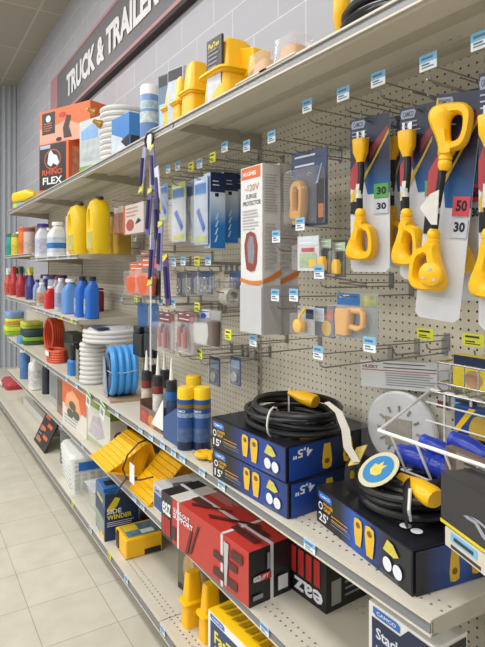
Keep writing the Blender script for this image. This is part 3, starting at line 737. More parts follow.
for u, v in ((.35, .3), (.6, .34), (.45, .5)): P.ell('front', u, v, .14, .1, mat('#4d5148', .4, vary=.3, scale=50), 'printed_picture')
P.lines('front', .1, .05, .2, .7, 3, PGREY); P.rect('right', .05, .35, .5, .9, BLACK, 'printed_field'); P.rect('right', .55, .1, .95, .9, mat('#74543a', .4), 'printed_field'); P.done()
r, P = vbox(86, 107, .93, ZL, .1, .275, 'ventilator_box', 'white and green box on the lower shelf under the hanging sale tags', 'box', mat('#d3d5cc', .4), yaw=2)
P.rect('front', 0, .78, 1, .99, mat('#7f9a3e', .4), 'printed_field'); P.rect('front', .0, .02, 1, .12, mat('#a9b48c', .4), 'printed_field'); P.poly('front', [(.1, .2), (.3, .6), (.6, .65), (.8, .3), (.5, .15)], mat('#b9b2bd', .4, vary=.3, scale=30), 'printed_picture')
P.rect('right', 0, .7, 1, .99, mat('#6d8a3a', .4), 'printed_field'); P.ell('right', .5, .35, .3, .12, mat('#5d4a6e', .4, vary=.3, scale=40), 'printed_picture'); P.rect('right', .2, .12, .8, .2, mat('#3f77b0', .4), 'printed_picture'); P.done()
r, P = vbox(137, 165, 1.18, ZL, .09, .22, 'dark_kit_box', 'dark brown box deep on the lower shelf behind the wheel chocks', 'box', mat('#3c302c', .5)); P.rect('front', .2, .3, .8, .7, mat('#64483c', .4, vary=.3, scale=30), 'printed_picture'); P.done()

# ------------------------------------------------------------- middle shelf
def caulk(loc, m, bandm, label, lean=0):
    t = thing('sealant_tube', label, 'sealant tube', loc, 0, 'sealant tubes with white nozzles', (R(lean), 0))
    MB().lathe([(.0235, 0), (.0235, .205), (.020, .208)], 20).build('body', m, t)
    MB().lathe([(.0238, .165), (.0238, .208), (.018, .212)], 20).build('collar', DARK, t)
    MB().lathe([(.011, .208), (.009, .225), (.003, .300), (.002, .302)], 14).build('nozzle', WHITE, t)
    MB().lathe([(.0239, .04), (.0239, .13)], 20, cap=False).build('label_band', bandm, t)
    return t
cr_ = mat('#8e2f2c', .4, vary=.2, scale=30); 
for i, (x, V, m, bm, lab) in enumerate(((146, .955, '#7d2b2c', '#c7b9a8', 'dark red sealant tube, front left of the tube display'), (157.5, .955, '#7f3030', '#d8d4cc', 'dark red and white sealant tube in the middle of the tube display'),
        (171, .96, '#2563a6', '#3a4f74', 'blue sealant tube beside the aerosol cans'), (151, 1.03, '#5f2628', '#8c6f62', 'dark sealant tube in the back row of the tube display'), (164, 1.03, '#41424a', '#aab0b8', 'grey sealant tube in the back row behind the blue one'))):
    caulk(Vector((V, U_of(x, V), ZM+.012)), mat(m, .4), mat(bm, .45, vary=.4, scale=50), lab)
t = thing('tube_display', 'colourful card tray holding the sealant tubes with a white slanting flap', 'display tray', Vector((.915, U_of(139.5, .915), ZM)), 0)
L_ = U_of(139.5, .915)-U_of(177, .915)
MB().box(0, L_, 0, .16, 0, .01).box(0, L_*.6, 0, .003, .01, .075).box(0, .003, 0, .16, .01, .1).build('tray', mat('#7c5c54', .45, vary=.5, scale=26), t, smooth=0)
P = Print(t, L_, .16, .09); P.ell('front', .12, .35, .1, .3, mat('#b8402c', .4, vary=.2, scale=60), 'printed_flower'); P.ell('front', .34, .3, .1, .3, mat('#c98038', .4, vary=.2, scale=60), 'printed_flower'); P.done()
MB().prism([(L_*.35, .02), (L_*.66, .02), (L_*.66, .15)], -.003, -.001).build('white_flap', WHITE, t, smooth=0)
MB().prism([(L_*.72, 0), (L_*1.12, 0), (L_*1.12, .165), (L_*.72, .085)], -.012, -.004).build('blue_side_panel', mat('#244f86', .4), t, smooth=0)
P = Print(t, L_, .16, .09); P.text('front', 'CAMCO', .86, .3, .2, .22, mat('#8ab4d8', .4, vary=0)); 
CANL = mat('#3c5c90', .4, vary=.35, scale=45)
c1 = can(Vector((.925, U_of(185.5, .925), ZM)), .0345, .238, 'yellow-capped aerosol can with blue label, front one by the shelf edge', 'spray can', mat('#27508e', .35, vary=.1), YEL2, 'yellow capped aerosol cans', bands=((.02, .14, NAVY), (.14, .36, mat('#48608c', .4, vary=.5, scale=45)), (.53, .60, mat('#7f95b8', .4, vary=.5, scale=90)), (.68, .74, mat('#8a6a20', .4))), cap_h=.26)
def round_text(t, body, r, z, w, h, m, a0=-62):
    vs, fs, asp = text_verts(body, .03); out = []
    for x, y, _ in vs:
        a = R(a0)+(x-.5)*w/r; out.append(((r+.0006)*math.cos(a), (r+.0006)*math.sin(a), z+y*h))
    MB().add(out, fs).build('lettering', m, t, smooth=0)
round_text(c1, 'CAMCO', .0348, .146, .036, .009, PW)
dup(c1, Vector((.975, U_of(201.5, .975), ZM)), 0, 'yellow-capped aerosol can, right one next to the stacked cord boxes')
dup(c1, Vector((1.05, U_of(193, 1.05), ZM)), 0, 'yellow-capped aerosol can half hidden behind the front one')
t = thing('yellow_fitting', 'small yellow ring-shaped fitting on the shelf between cans and boxes', 'fitting', on(203, 459, ZM), 20)
MB().tube([(.025*math.cos(a), .02*math.sin(a), .017) for a in [i*math.pi/8 for i in range(16)]], .011, 8, closed=True).box(.0, .05, -.012, .012, .008, .034).build('body', YEL, t)

# hoses
def hose_coil(loc, r, n, tr, m, label, upright=False, yaw=0, sq=1., card=None, name='hose_coil'):
    t = thing(name, label, 'hose', loc, yaw)
    b = MB(); N = 36
    for k in range(n):
        path = []
        for i in range(N):
            a = 2*math.pi*i/N; rr = r*(1+.01*math.sin(3*a+k))
            if upright: path.append((rr*math.cos(a)*sq, tr+k*tr*1.85, r+tr+rr*math.sin(a)))
            else: path.append((rr*math.cos(a), rr*math.sin(a), tr+k*tr*1.85))
        b.tube(path, tr, 10, closed=True)
    b.build('hose', m, t)
    return t
HW = mat('#cfcfcd', .45, vary=.03)
bh = hose_coil(Vector((.925, U_of(107.5, .925), ZM+.012)), .116, 4, .0190, mat('#3f95dc', .35, vary=.04), 'bright blue garden hose coil standing upright on a cardboard base', upright=True, sq=.9, yaw=-9)
MB().lathe([(.03, 0), (.098, .002)], 28, cap=False).xf(Matrix.Translation((0, .0, .13)) @ Matrix.Rotation(R(90), 4, 'X')).build('centre_card', mat('#31456a', .4, vary=.4, scale=30), bh)
MB().prism([(-.125, .0), (.03, .0), (-.01, .10), (-.05, .18), (-.115, .2)], -.01, -.006).build('front_card', mat('#8795ab', .35, vary=.6, scale=28), bh, smooth=0)
MB().box(-.1, .12, -.005, .15, -.012, 0).build('cardboard_base', mat('#a98f76', .6), bh, smooth=0, bevel=.001)
MB().tube([(.02, -.006, .14), (.11, -.003, .145), (.122, .06, .14), (.12, .13, .15)], .0025, 5).build('cable_tie', LGREY, bh)
h1 = hose_coil(Vector((.975, U_of(92.5, .975), ZM)), .066, 9, .0148, HW, 'tall stack of white hose turns with a brass end on the middle shelf')
MB().box(-.075, -.02, -.084, -.080, .02, .2).build('front_card', mat('#8a8a78', .4, vary=.4, scale=30), h1, smooth=0)
h2 = hose_coil(Vector((1.055, U_of(110, 1.055), ZM+.258)), .15, 3, .0135, HW, 'wide flat white hose coil wrapped in film on the tall hose stack')
MB().loft([(.075, .14, .14), (.088, .12, .12)], p=2).build('film_wrap', mat('#b9c0c8', .3, vary=.3, scale=20), h2)
MB().box(.0, .13, -.12, -.05, .088, .094).build('blue_card', mat('#273c62', .4), h2, smooth=0)
t = thing('hose_fitting', 'yellow sunflower-shaped brass hose end sticking out by the white hose stack', 'hose end', at(86, 337, .93))
MB().lathe([(.03, 0), (.03, .012), (.014, .014)], 12).xf(Matrix.Rotation(R(90), 4, 'X')).build('ring', mat('#c99a32', .35, .3), t); MB().lathe([(.014, .013), (.012, .016)], 14).xf(Matrix.Rotation(R(90), 4, 'X')).build('centre', DARK, t)
MB().tube([(0, .0, 0), (.02, .02, -.005), (.06, .04, -.01)], .011, 8).build('hose_tail', mat('#b8b8b4', .4), t)
# orange slatted coil pack, black device, blue pot
t = thing('air_hose', 'orange-red hose coil bundled upright on the middle shelf', 'hose', Vector((.95, U_of(46, .95), ZM)), 12)
b = MB()
for k in range(6): b.tube([(.13*math.cos(a)*.62, .02+k*.017, .165+.13*math.sin(a)) for a in [i*math.pi/10 for i in range(20)]], .0105, 8, closed=True)
b.build('hose', mat('#cc4a2a', .4), t)
t2 = thing('air_hose', 'orange-red hose lying flat in a banded stack in front of the upright one', 'hose', Vector((.965, U_of(56, .965), ZM)), 0)
b = MB()
for k in range(5): b.tube([(.115*math.cos(a), .06*math.sin(a), .011+k*.018) for a in [i*math.pi/10 for i in range(20)]], .0105, 8, closed=True)
b.build('hose', mat('#cf5233', .4), t2); MB().box(-.05, .06, -.072, -.068, .05, .085).build('paper_band', WHITE, t2, smooth=0)
t = thing('air_pump', 'black pump with a blue base on the middle shelf left of the white hoses', 'pump', Vector((.945, U_of(74, .945), ZM)), 0)
MB().loft([(0, .05, .04), (.09, .052, .042), (.1, .04, .03)], p=4).build('base', mat('#2d74b8', .4), t)
MB().loft([(.1, .035, .03), (.13, .05, .035), (.2, .055, .035), (.21, .05, .03)], p=4).box(-.01, .09, -.012, .012, .17, .2).box(-.07, -.03, -.02, .02, .06, .12).build('motor_body', BLACK, t, bevel=.003)
r, P = vbox(63, 72, 1.06, ZM, .1, .2, 'dark_case', 'dark green case behind the orange hose', 'case', mat('#3a443c', .5)); P.rect('front', .1, .3, .9, .6, mat('#67705e', .5), 'print'); P.done()
# sponges
def sponge_pack(x, V, z, w, d, h, cols, label):
    t = thing('sponge_pack', label, 'sponge pack', Vector((V, U_of(x, V), z)), random.uniform(-6, 6), 'sponge and cloth packs on the far middle shelf')
    hh = h/len(cols)
    for i, c in enumerate(cols): MB().loft([(i*hh, w*.47, d*.47), (i*hh+hh*.15, w*.5, d*.5), (i*hh+hh*.85, w*.5, d*.5), (i*hh+hh, w*.47, d*.47)], p=6).build('layer', mat(c, .6, vary=.15, scale=30), t)
    return t
for a in ((14, .99, ZM, .3, .2, .085, ('#8fb52a', '#c9d83a'), 'lime green sponge pack at the bottom of the far left pile'), (14, .99, ZM+.086, .28, .18, .08, ('#a2c83a', '#e98a3a', '#d9df4a'), 'sponge pack with an orange stripe on the far left pile'),
          (13.5, .99, ZM+.167, .26, .17, .07, ('#7f9cc6',), 'blue wrapped cloth pack topping the far left pile'), (33, 1.02, ZM, .34, .2, .07, ('#3b5b2e', '#86a83a'), 'dark green cloth pack beside the orange hose'),
          (33, 1.02, ZM+.071, .3, .2, .06, ('#2b3d4a',), 'dark navy cloth pack lying on the green one'), (31, 1.02, ZM+.132, .26, .18, .06, ('#a8b83a', '#c6c24a'), 'yellow green cloth pack on the dark navy one'),
          (57, 1.12, ZM, .2, .2, .13, ('#6f8a3a', '#2c3b4a', '#7a8f3c'), 'striped green and navy cloth roll behind the flat orange hose'), (22, .93, ZM, .12, .09, .06, ('#5f94cc',), 'small light blue pouch at the shelf edge below the sponge packs')):
    sponge_pack(*a)
# ------------------------------------------------------------- jug shelves
YJ = mat('#e8c312', .38, vary=.02)
JO = [(-.072, 0), (-.077, .03), (-.077, .10), (-.076, .17), (-.074, .225), (-.066, .262), (-.045, .29), (-.015, .306), (.005, .325), (.035, .325), (.042, .302), (.060, .270), (.072, .235), (.077, .17), (.077, .09), (.072, 0), (.0, 0)]
HC = (-.028, .205)
def yjug(x, V, label, s=1):
    t = thing('yellow_jug', label, 'jug', Vector((V, U_of(x, V), JZ)), 4, 'tall yellow jugs')
    t.scale = (s, 1, .97)
    inner = []
    for p in JO:
        a = math.atan2(p[1]-HC[1], p[0]-HC[0]); inner.append((HC[0]+.016*math.cos(a), HC[1]+.052*math.sin(a)))
    mb = MB(); ringprism(mb, JO, inner, -.052, .052, soft=.45); mb.build('body', YJ, t, smooth=45)
    MB().lathe([(.024, 0), (.024, .016), (.019, .02)], 16, (.02, 0, .322)).build('cap', mat('#3a2f22', .5), t)
    MB().box(-.05, .05, -.0535, -.0515, .03, .13).build('front_label', mat('#b9b25c', .4, vary=.25, scale=30), t, smooth=0)
    MB().box(-.0725, -.0705, -.035, .035, .03, .20).build('side_label', mat('#a9bfc4', .4, vary=.25, scale=30), t, smooth=0)
    return t
yjug(78, .945, 'yellow jug with a loop handle, left of the pair on the upper jug shelf', 1.12); yjug(98, .96, 'yellow jug with a loop handle, right of the pair near the shelf end', .82)
jug(Vector((1.13, U_of(112, 1.13), JZ)), 0, .13, .1, .27, 'darker golden jug behind the right yellow jug', 'jug', mat('#b4922a', .4, vary=.15, scale=20), BLACK, None)
jug(Vector((1.15, U_of(121.5, 1.15), JZ)), 0, .09, .1, .25, 'narrow golden bottle against the panel right of the yellow jugs', 'bottle', mat('#a98a2c', .4, vary=.15, scale=20), BLACK, None, name='cleaner_bottle')
r, P = vbox(65, 79, 1.10, JZ, .09, .335, 'white_carton', 'white carton sticking up behind the left yellow jug', 'box', WHITE); P.rect('front', .1, .75, .9, .95, mat('#5b6f9c', .4, vary=.3, scale=30), 'print'); P.done()
jug(Vector((.96, U_of(56, .96), JZ)), 0, .17, .12, .255, 'white jug with a blue drop logo on the upper jug shelf', 'jug', mat('#dadcdf', .4), WHITE, mat('#b9c8da', .4, vary=.3, scale=22), lab2=mat('#2f6db4', .4, vary=.2, scale=30))
jug(Vector((.95, U_of(41.5, .95), JZ)), 0, .13, .1, .275, 'white bottle with a purple cap on the upper jug shelf', 'bottle', mat('#d3d4dc', .4), mat('#3f2f7c', .4), mat('#b6bad2', .4, vary=.4, scale=30), name='cleaner_bottle', capr=.34)
can(Vector((1.04, U_of(49.5, 1.04), JZ)), .04, .25, 'purple bottle between the two white ones', 'bottle', mat('#4a3c8c', .4), WHITE, name='cleaner_bottle', cap_h=.1)
for x, c, cap, h, lab in ((10.5, '#2f8f84', '#356a5c', .24, 'teal bottle at the left end of the far upper shelf'), (16, '#cdbb2c', '#8c8a4a', .22, 'yellow bottle between the teal and the orange one'), (23.5, '#d96a22', '#cf5f20', .26, 'orange bottle on the far upper shelf'), (29, '#b9a9a4', '#8a4a44', .24, 'pale pink bottle right of the orange bottle on the far upper shelf')):
    can(Vector((.96, U_of(x, .96), JZ4)), .05, h, lab, 'bottle', mat(c, .4, vary=.1), mat(cap, .4), name='cleaner_bottle', cap_h=.16, bands=((.2, .5, mat(c, .4, vary=.5, scale=40)),))
r, P = vbox(24, 32, 1.1, JZ4, .1, .3, 'pale_carton', 'pale pink carton behind the orange bottle', 'box', mat('#d6c6c4', .5)); P.rect('front', .1, .6, .9, .9, mat('#b9848a', .4), 'print'); P.done()
# bottle shelf
BB = mat('#2163bd', .35, vary=.03)
for x, V, lab in ((81, .945, 'royal blue F-shaped bottle, left of the pair on the bottle shelf'), (91, .965, 'royal blue F-shaped bottle, right of the pair at the shelf end')):
    t = jug(Vector((V, U_of(x, V), KZ)), 0, .105, .075, .255, lab, 'bottle', BB, mat('#1a2436', .4), None, group='royal blue bottles', name='blue_bottle', neck=.3, capr=.2)
    MB().box(-.03, .005, -.0395, -.0375, .03, .12).build('front_label', mat('#8fa3b6', .4, vary=.5, scale=60), t, smooth=0)
jug(Vector((.95, U_of(69.5, .95), KZ)), 0, .13, .1, .235, 'translucent jug of light blue liquid with a white cap', 'jug', mat('#5f8fd0', .25), WHITE, None, name='blue_jug', capr=.28)
jug(Vector((.95, U_of(60, .95), KZ)), 0, .085, .075, .235, 'clear bottle with a printed label left of the light blue jug', 'bottle', mat('#b5bcc8', .3), WHITE, mat('#8d9ab4', .4, vary=.5, scale=40), name='clear_bottle')
jug(Vector((.94, U_of(49.5, .94), KZ)), 0, .115, .08, .17, 'bottle of bright red liquid with a white cap', 'bottle', mat('#c4262c', .25), WHITE, None, name='red_bottle', capr=.2)
jug(Vector((.945, U_of(41, .945), KZ)), 0, .09, .07, .19, 'bottle with an orange and blue label at the left end of the bottle shelf', 'bottle', mat('#b9bdc6', .35), WHITE, mat('#b8866a', .4, vary=.8, scale=25), name='patterned_bottle')
can(Vector((1.16, U_of(97, 1.16), KZ)), .045, .165, 'dark red tin at the back right of the bottle shelf', 'tin', mat('#96242a', .4), mat('#7c2024', .4), name='red_tin', cap_h=.08)
for x, lab in ((45, 'left one of the purple-capped bottles in the back row'), (53, 'middle one of the purple-capped bottles in the back row'), (61, 'right one of the purple-capped bottles in the back row')):
    can(Vector((1.06, U_of(x, 1.06), KZ)), .045, .25, lab, 'bottle', mat('#c4c7d4', .4), mat('#3a3470', .4), group='purple capped bottles', name='purple_capped_bottle', cap_h=.14)
for i, (x, V, c, hc, lab) in enumerate(((13.5, .95, '#b02c30', '#c23434', 'red trigger spray bottle, leftmost on the far lower shelf'), (20.5, .95, '#a52a38', '#2c5a44', 'red spray bottle with a dark green head'), (30, .95, '#3c3a80', '#d9c838', 'purple spray bottle with a yellow head on the far lower shelf'), (17, 1.08, '#8a8f98', '#242426', 'grey spray bottle with a black head behind the red ones'))):
    trigger(Vector((V, U_of(x, V), KZ4)), .125, .30 if i < 2 else .29, lab, mat(c, .35), mat(hc, .4), mat(c, .4, vary=.6, scale=40))
can(Vector((.955, U_of(36.5, .955), KZ+.0)), .03, .2, 'slim blue bottle next to the shelf seam on the bottle shelf', 'bottle', mat('#2e4f9c', .35), mat('#3a3470', .4), name='purple_capped_bottle', cap_h=.14) if U_of(36.5, .955) < 4.63 else None

for x, V, w_, h_, c, cc, lab in ((36.5, .95, .07, .21, '#8f9fd0', '#3a3470', 'pale violet bottle at the shelf seam, left end of the bottle shelf'), (44.5, 1.02, .08, .24, '#4a4aa0', '#e0e0e6', 'violet bottle with a white cap peeking over the orange and blue label'),
        (56, 1.0, .07, .24, '#d0d4de', '#c8342c', 'white bottle with a red cap behind the red liquid'), (83, 1.08, .1, .25, '#3f5f9c', '#e8e8ea', 'dark blue bottle with a white cap behind the royal blue pair')):
    jug(Vector((V, U_of(x, V), KZ)), 0, w_, .06, h_, lab, 'bottle', mat(c, .35), mat(cc, .4), mat(c, .4, vary=.6, scale=40), name='cleaner_bottle')
for x, V, c, lab in ((8, .95, '#c94a3a', 'orange red spray bottle at the very left edge of the far lower shelf'), (26, 1.0, '#6a3a7c', 'plum spray bottle between the red and purple ones')):
    trigger(Vector((V, U_of(x, V), KZ4)), .12, .28, lab, mat(c, .35), mat('#e0e0e0', .4), mat(c, .4, vary=.6, scale=40))
for x, V, c, lab in ((13.5, 1.1, '#3f7f9c', 'blue green bottle in the back row of the far upper shelf'), (19.5, 1.08, '#d8d0c8', 'white bottle in the back row of the far upper shelf')):
    can(Vector((V, U_of(x, V), JZ4)), .045, .27, lab, 'bottle', mat(c, .4, vary=.3, scale=30), WHITE, name='cleaner_bottle', cap_h=.14)

# ------------------------------------------------------------- top shelf goods
def carton_top(x0, x1, V, z, d, h, name, label, m, yaw=0): return vbox(x0, x1, V, z, d, h, name, label, 'box', m, yaw)
OB = mat('#d8622f', .38, vary=.08, scale=12)
A = Vector((.905, U_of(38.5, .905), ZT)); L = .36
r, P = mkbox(A, L, .3, .40, 24, 'sewer_hose_box', 'orange box with a black RHINO FLEX panel standing on the top shelf', 'box', OB)
P.rect('front', .02, .1, .92, .98, mat('#2a2624', .4), 'black_panel'); P.ell('front', .47, .68, .28, .2, mat('#b9522c', .4, vary=0), 'logo_ring'); P.ell('front', .47, .68, .25, .175, mat('#2a2624', .4), 'logo_ring')
P.poly('front', [(.3, .6), (.34, .8), (.42, .86), (.5, .78), (.62, .74), (.7, .6), (.62, .55), (.5, .6), (.42, .54)], PW, 'logo_rhino')
P.text('front', 'RHINO', .12, .38, .68, .11, mat('#d0502a', .4, vary=0)); P.text('front', 'FLEX', .14, .2, .66, .14, PW); P.rect('front', .05, .9, .4, .97, mat('#9fb9d4', .4), 'logo_badge')
P.rect('left', .1, .1, .9, .6, mat('#e8b8a4', .4, vary=.1), 'printed_field'); P.rect('right', .1, .1, .9, .9, mat('#c9805e', .4, vary=.5, scale=20), 'printed_picture'); P.done()
A2 = A+Vector((.015, .04, .401))
r, P = mkbox(A2, .60, .3, .27, 24, 'sewer_kit_box', 'bigger orange and pale pink box on top of the black and orange one', 'box', mat('#dc6a34', .38, vary=.06))
P.poly('front', [(0, 0), (1, 0), (1, .25), (.55, .62), (.3, .5), (0, .48)], mat('#e0a28c', .4, vary=.06), 'printed_field'); P.rect('front', .05, .3, .32, .93, mat('#2a2624', .4), 'black_panel')
P.ell('front', .18, .75, .05, .1, PW, 'logo'); P.lines('front', .08, .4, .6, .18, 4, mat('#c9694a', .4, vary=0)); P.ell('front', .47, .78, .07, .08, RED, 'logo')
P.poly('front', [(.5, .1), (.48, .4), (.56, .75), (.64, .7), (.6, .4), (.66, .1)], mat('#3c2b28', .4), 'printed_picture'); P.ell('front', .4, .1, .06, .06, DARK, 'printed_picture'); P.rect('left', .1, .1, .9, .9, mat('#e0b0a0', .4), 'printed_field'); P.done()
r, P = mkbox(Vector((.90, U_of(79, .90), ZT)), .22, .11, .31, 16, 'water_filter_box', 'white and green box with a silvery picture on the top shelf', 'box', mat('#bcc6cc', .35))
P.rect('front', .02, .02, .98, .12, GREEN, 'printed_field'); P.rect('front', .05, .2, .95, .6, mat('#aeb7b8', .35, vary=.3, scale=20), 'printed_picture'); P.poly('front', [(.1, .62), (.9, .62), (.9, .95), (.1, .8)], mat('#7fa9d6', .35, vary=.15, scale=20), 'printed_picture')
P.rect('right', .02, .02, .98, .98, mat('#7d9c52', .4, vary=.3, scale=15), 'printed_picture'); P.rect('right', .3, .3, .6, .65, mat('#4b4a48', .4), 'printed_picture'); P.done()
th = hose_coil(Vector((1.08, U_of(124, 1.08), ZT)), .125, 11, .0165, HW, 'tall white hose coil on the top shelf behind the blue box')
t = thing('hose_fitting', 'brass hose end resting on the box beside the tall white hose coil', 'hose end', at(101, 125, .90)); MB().lathe([(.022, 0), (.024, .012), (.014, .028), (.010, .05)], 14).xf(Matrix.Rotation(R(70), 4, 'X')).build('ring', mat('#b98a3a', .35, .4), t); MB().lathe([(.018, -.002), (.018, .001)], 14).xf(Matrix.Rotation(R(70), 4, 'X')).build('opening', BLACK, t)
t = thing('hose_fitting', 'upper brass hose end above the white and green box', 'hose end', at(95, 113, .90)); MB().lathe([(.022, 0), (.024, .012), (.014, .028), (.010, .05)], 14).xf(Matrix.Rotation(R(70), 4, 'X')).build('ring', mat('#b98a3a', .35, .4), t); MB().lathe([(.018, -.002), (.018, .001)], 14).xf(Matrix.Rotation(R(70), 4, 'X')).build('opening', BLACK, t)
r, P = mkbox(Vector((.90, U_of(111, .90), ZT)), .2, .15, .185, 6, 'picture_carton', 'blue box with a silver picture in front of the tall white hose coil', 'box', mat('#3f7fc4', .35))
P.poly('front', [(0, 0), (.95, 0), (.6, .4), (0, .6)], mat('#c6d2de', .3, vary=.2, scale=20), 'printed_picture'); P.poly('front', [(.55, .3), (1, .0), (1, .42)], BLACK, 'printed_picture'); P.rect('right', .05, .02, .95, .4, DARK, 'printed_picture'); P.done()
can(Vector((.935, U_of(149, .935), ZT)), .043, .245, 'white-capped blue and white aerosol can on the top shelf', 'spray can', mat('#6f8fc4', .35, vary=.12, scale=20), WHITE, bands=((.3, .5, mat('#b9c8de', .4, vary=.5, scale=50)), (.55, .7, mat('#a9bfdc', .4, vary=.5, scale=50))), cap_h=.2)
for x0, x1, h, c, lab in ((157.5, 165, .25, '#56708c', 'slate blue blister pack right of the aerosol can on the top shelf'), (167, 173, .245, '#b9c4d4', 'pale grey pack with a dark edge left of the slim yellow block')):
    r, P = mkbox(Vector((.925, U_of(x0, .925), ZT)), .1, .03, h, 14, 'hanging_pack', lab, 'pack', mat(c, .35, vary=.2, scale=20), 'upright packs on the top shelf')
    P.rect('front', .05, .8, .95, .98, DARK, 'header_print'); P.rect('front', .1, .1, .6, .5, PALEBLUE, 'printed_picture'); P.done()
for x, V, h, w, lab in ((174.5, .975, .205, .06, 'slim yellow leveling block, leftmost on the top shelf'), (184.5, .97, .20, .07, 'slim yellow leveling block, second on the top shelf'), (196, .965, .222, .105, 'leaning yellow leveling block beside the black booklet')):
    flare(Vector((V, U_of(x, V), ZT)), lab, h, w, .10)
r, P = mkbox(Vector((.905, U_of(206, .905), ZT)), .095, .01, .225, 4, 'instruction_card', 'black and white card reading FasTen between the yellow blocks on the top shelf', 'card', mat('#3c3b38', .4))
P.rect('front', .03, .02, .97, .42, mat('#c5cbd6', .4, vary=.2, scale=30), 'printed_picture'); P.text('front', 'FasTen', .15, .85, .7, .08, mat('#e0cf4a', .4, vary=0)); P.lines('front', .12, .48, .8, .7, 6, PGREY); P.done()
bigf = flare(Vector((.985, U_of(231, .985), ZT)), 'largest yellow leveling block on the top shelf', .222, .17, .16)
MB().prism([(.02, .07), (.15, .09), (.14, .165), (.02, .20)], .0, .07).build('side_wing', YEL, bigf, smooth=0, bevel=.004)
def beige_pack(x, label):
    t = thing('adapter_pack', label, 'blister pack', Vector((.93, U_of(x, .93), ZT)), 0, 'clear packs with peach contents on the top shelf')
    MB().loft([(0, .055, .045), (.07, .05, .04), (.078, .04, .03)], p=5).build('blister', clear(.12), t)
    MB().loft([(.004, .045, .035), (.045, .035, .03), (.055, .02, .02)], p=3).build('adapter', mat('#cfa06c', .45), t)
    MB().box(-.1, .07, -.05, .05, 0, .004).build('backing_card', mat('#d8cfc4', .5), t, smooth=0)
    return t
beige_pack(266, 'small clear pack with peach contents right of the largest yellow block'); beige_pack(293, 'small clear pack with peach contents nearest on the top shelf')
t = thing('extension_lead', 'black lead coil with a yellow plug at the near end of the top shelf', 'extension lead', Vector((1.04, U_of(395, 1.0)+.02, ZT)), 0, 'coiled black extension leads')
MB().tube(coil_path(4, .13, .05, .022, seed=5, z0=.01), .010, 8).build('cable', CORD, t)
mb = MB(); plug_body(mb, (-.155, -.06, .04), (.2, -.1, 1), 1.0); mb.build('plug', YEL, t)
t = thing('yellow_bottle', 'yellow bottle lying on its side at the far end of the top shelf', 'bottle', Vector((.94, U_of(21, .94), ZT)), 15)
MB().loft([(0, .05, .05), (.28, .055, .055), (.34, .02, .02), (.38, .02, .02)], p=3).xf(Matrix.Translation((-.1, 0, .10)) @ Matrix.Rotation(R(90), 4, 'Y')).build('body', YEL2, t)
MB().box(.0, .3, -.05, .05, .0, .04).build('blue_carton', mat('#7f9cc0', .4, vary=.3, scale=20), t, smooth=0, bevel=.01)
MB().loft([(0, .05, .05, -.06), (.04, .05, .04, -.07)], p=3).build('green_pouch', mat('#a9c83c', .4), t)

# ------------------------------------------------------------- hooks and price tags
def hook(U, z, V0, label, z2=None):
    """double wire hook from the pegboard out to V0"""
    d = VW-V0; label = ' '.join(label.replace(',', '').split()[:16])
    t = thing('peg_hook', label, 'hook', (V0, U, z), group='double wire pegboard hooks')
    MB().tube([(0, d-.001, .0), (0, .02, .0), (0, .004, .006), (0, 0, .018)], .0024, 6).build('hook_wire', STEEL, t)
    MB().tube([(0, d-.001, .035), (0, .0, .04)], .0019, 6).build('label_wire', STEEL, t)
    MB().box(-.009, .009, d-.004, d-.001, -.006, .042).build('back_plate', STEEL, t, smooth=0)
    return t
def price_tag(p, label, col='w', w=.04, h=.034, yaw=0, group='shelf price tags'):
    label = ' '.join(label.split()[:16]); t = thing('price_tag', label, 'price tag', p, yaw, group)
    m = TAGW if col == 'w' else TAGY
    cd_ = MB().box(-w/2, w/2, -.0015, 0, -h/2, h/2).build('card', m, t, smooth=0)
    b = MB(); f = MB()
    if col == 'w': b.add([(-w/2, -.0021, .0), (w/2, -.0021, .0), (w/2, -.0021, h/2), (-w/2, -.0021, h/2)], [(0, 1, 2, 3)]); b.build('blue_field', TAGB, cd_, smooth=0)
    for k, (x0, x1, z0, z1) in enumerate(((-.36, .3, .16, .32), (-.36, .1, -.18, -.08), (-.36, .34, -.34, -.27))):
        f.add([(x0*w, -.0025, z0*h), (x1*w, -.0025, z0*h), (x1*w, -.0025, z1*h), (x0*w, -.0025, z1*h)], [(0, 1, 2, 3)])
    f.build('lettering', INK if col == 'y' else mat('#4f6f8c', .5, vary=0), cd_, smooth=0)
    return t
def tag_hook(x, y, V, label, hlabel, col='w', w=.04, h=.034):
    p = at(x, y, V); hook(p.y, p.z-.045, V+.003, hlabel); price_tag(p-Vector((.001, 0, 0)), label, col, w, h)
row = [(343, 94, 'w', 'third from the right in the row under the top shelf', 1.0), (378, 79, 'w', 'second from the right in the row under the top shelf', 1.0), (428, 62, 'w', 'above the nearest big plug card', 1.0), (481, 40, 'w', 'at the right edge of the frame just under the top shelf', 1.0)]
for x, y, c, s, V in row: tag_hook(x, y, V, 'blue and white price tag '+s, 'wire hook with the price tag '+s, c, .047, .036)
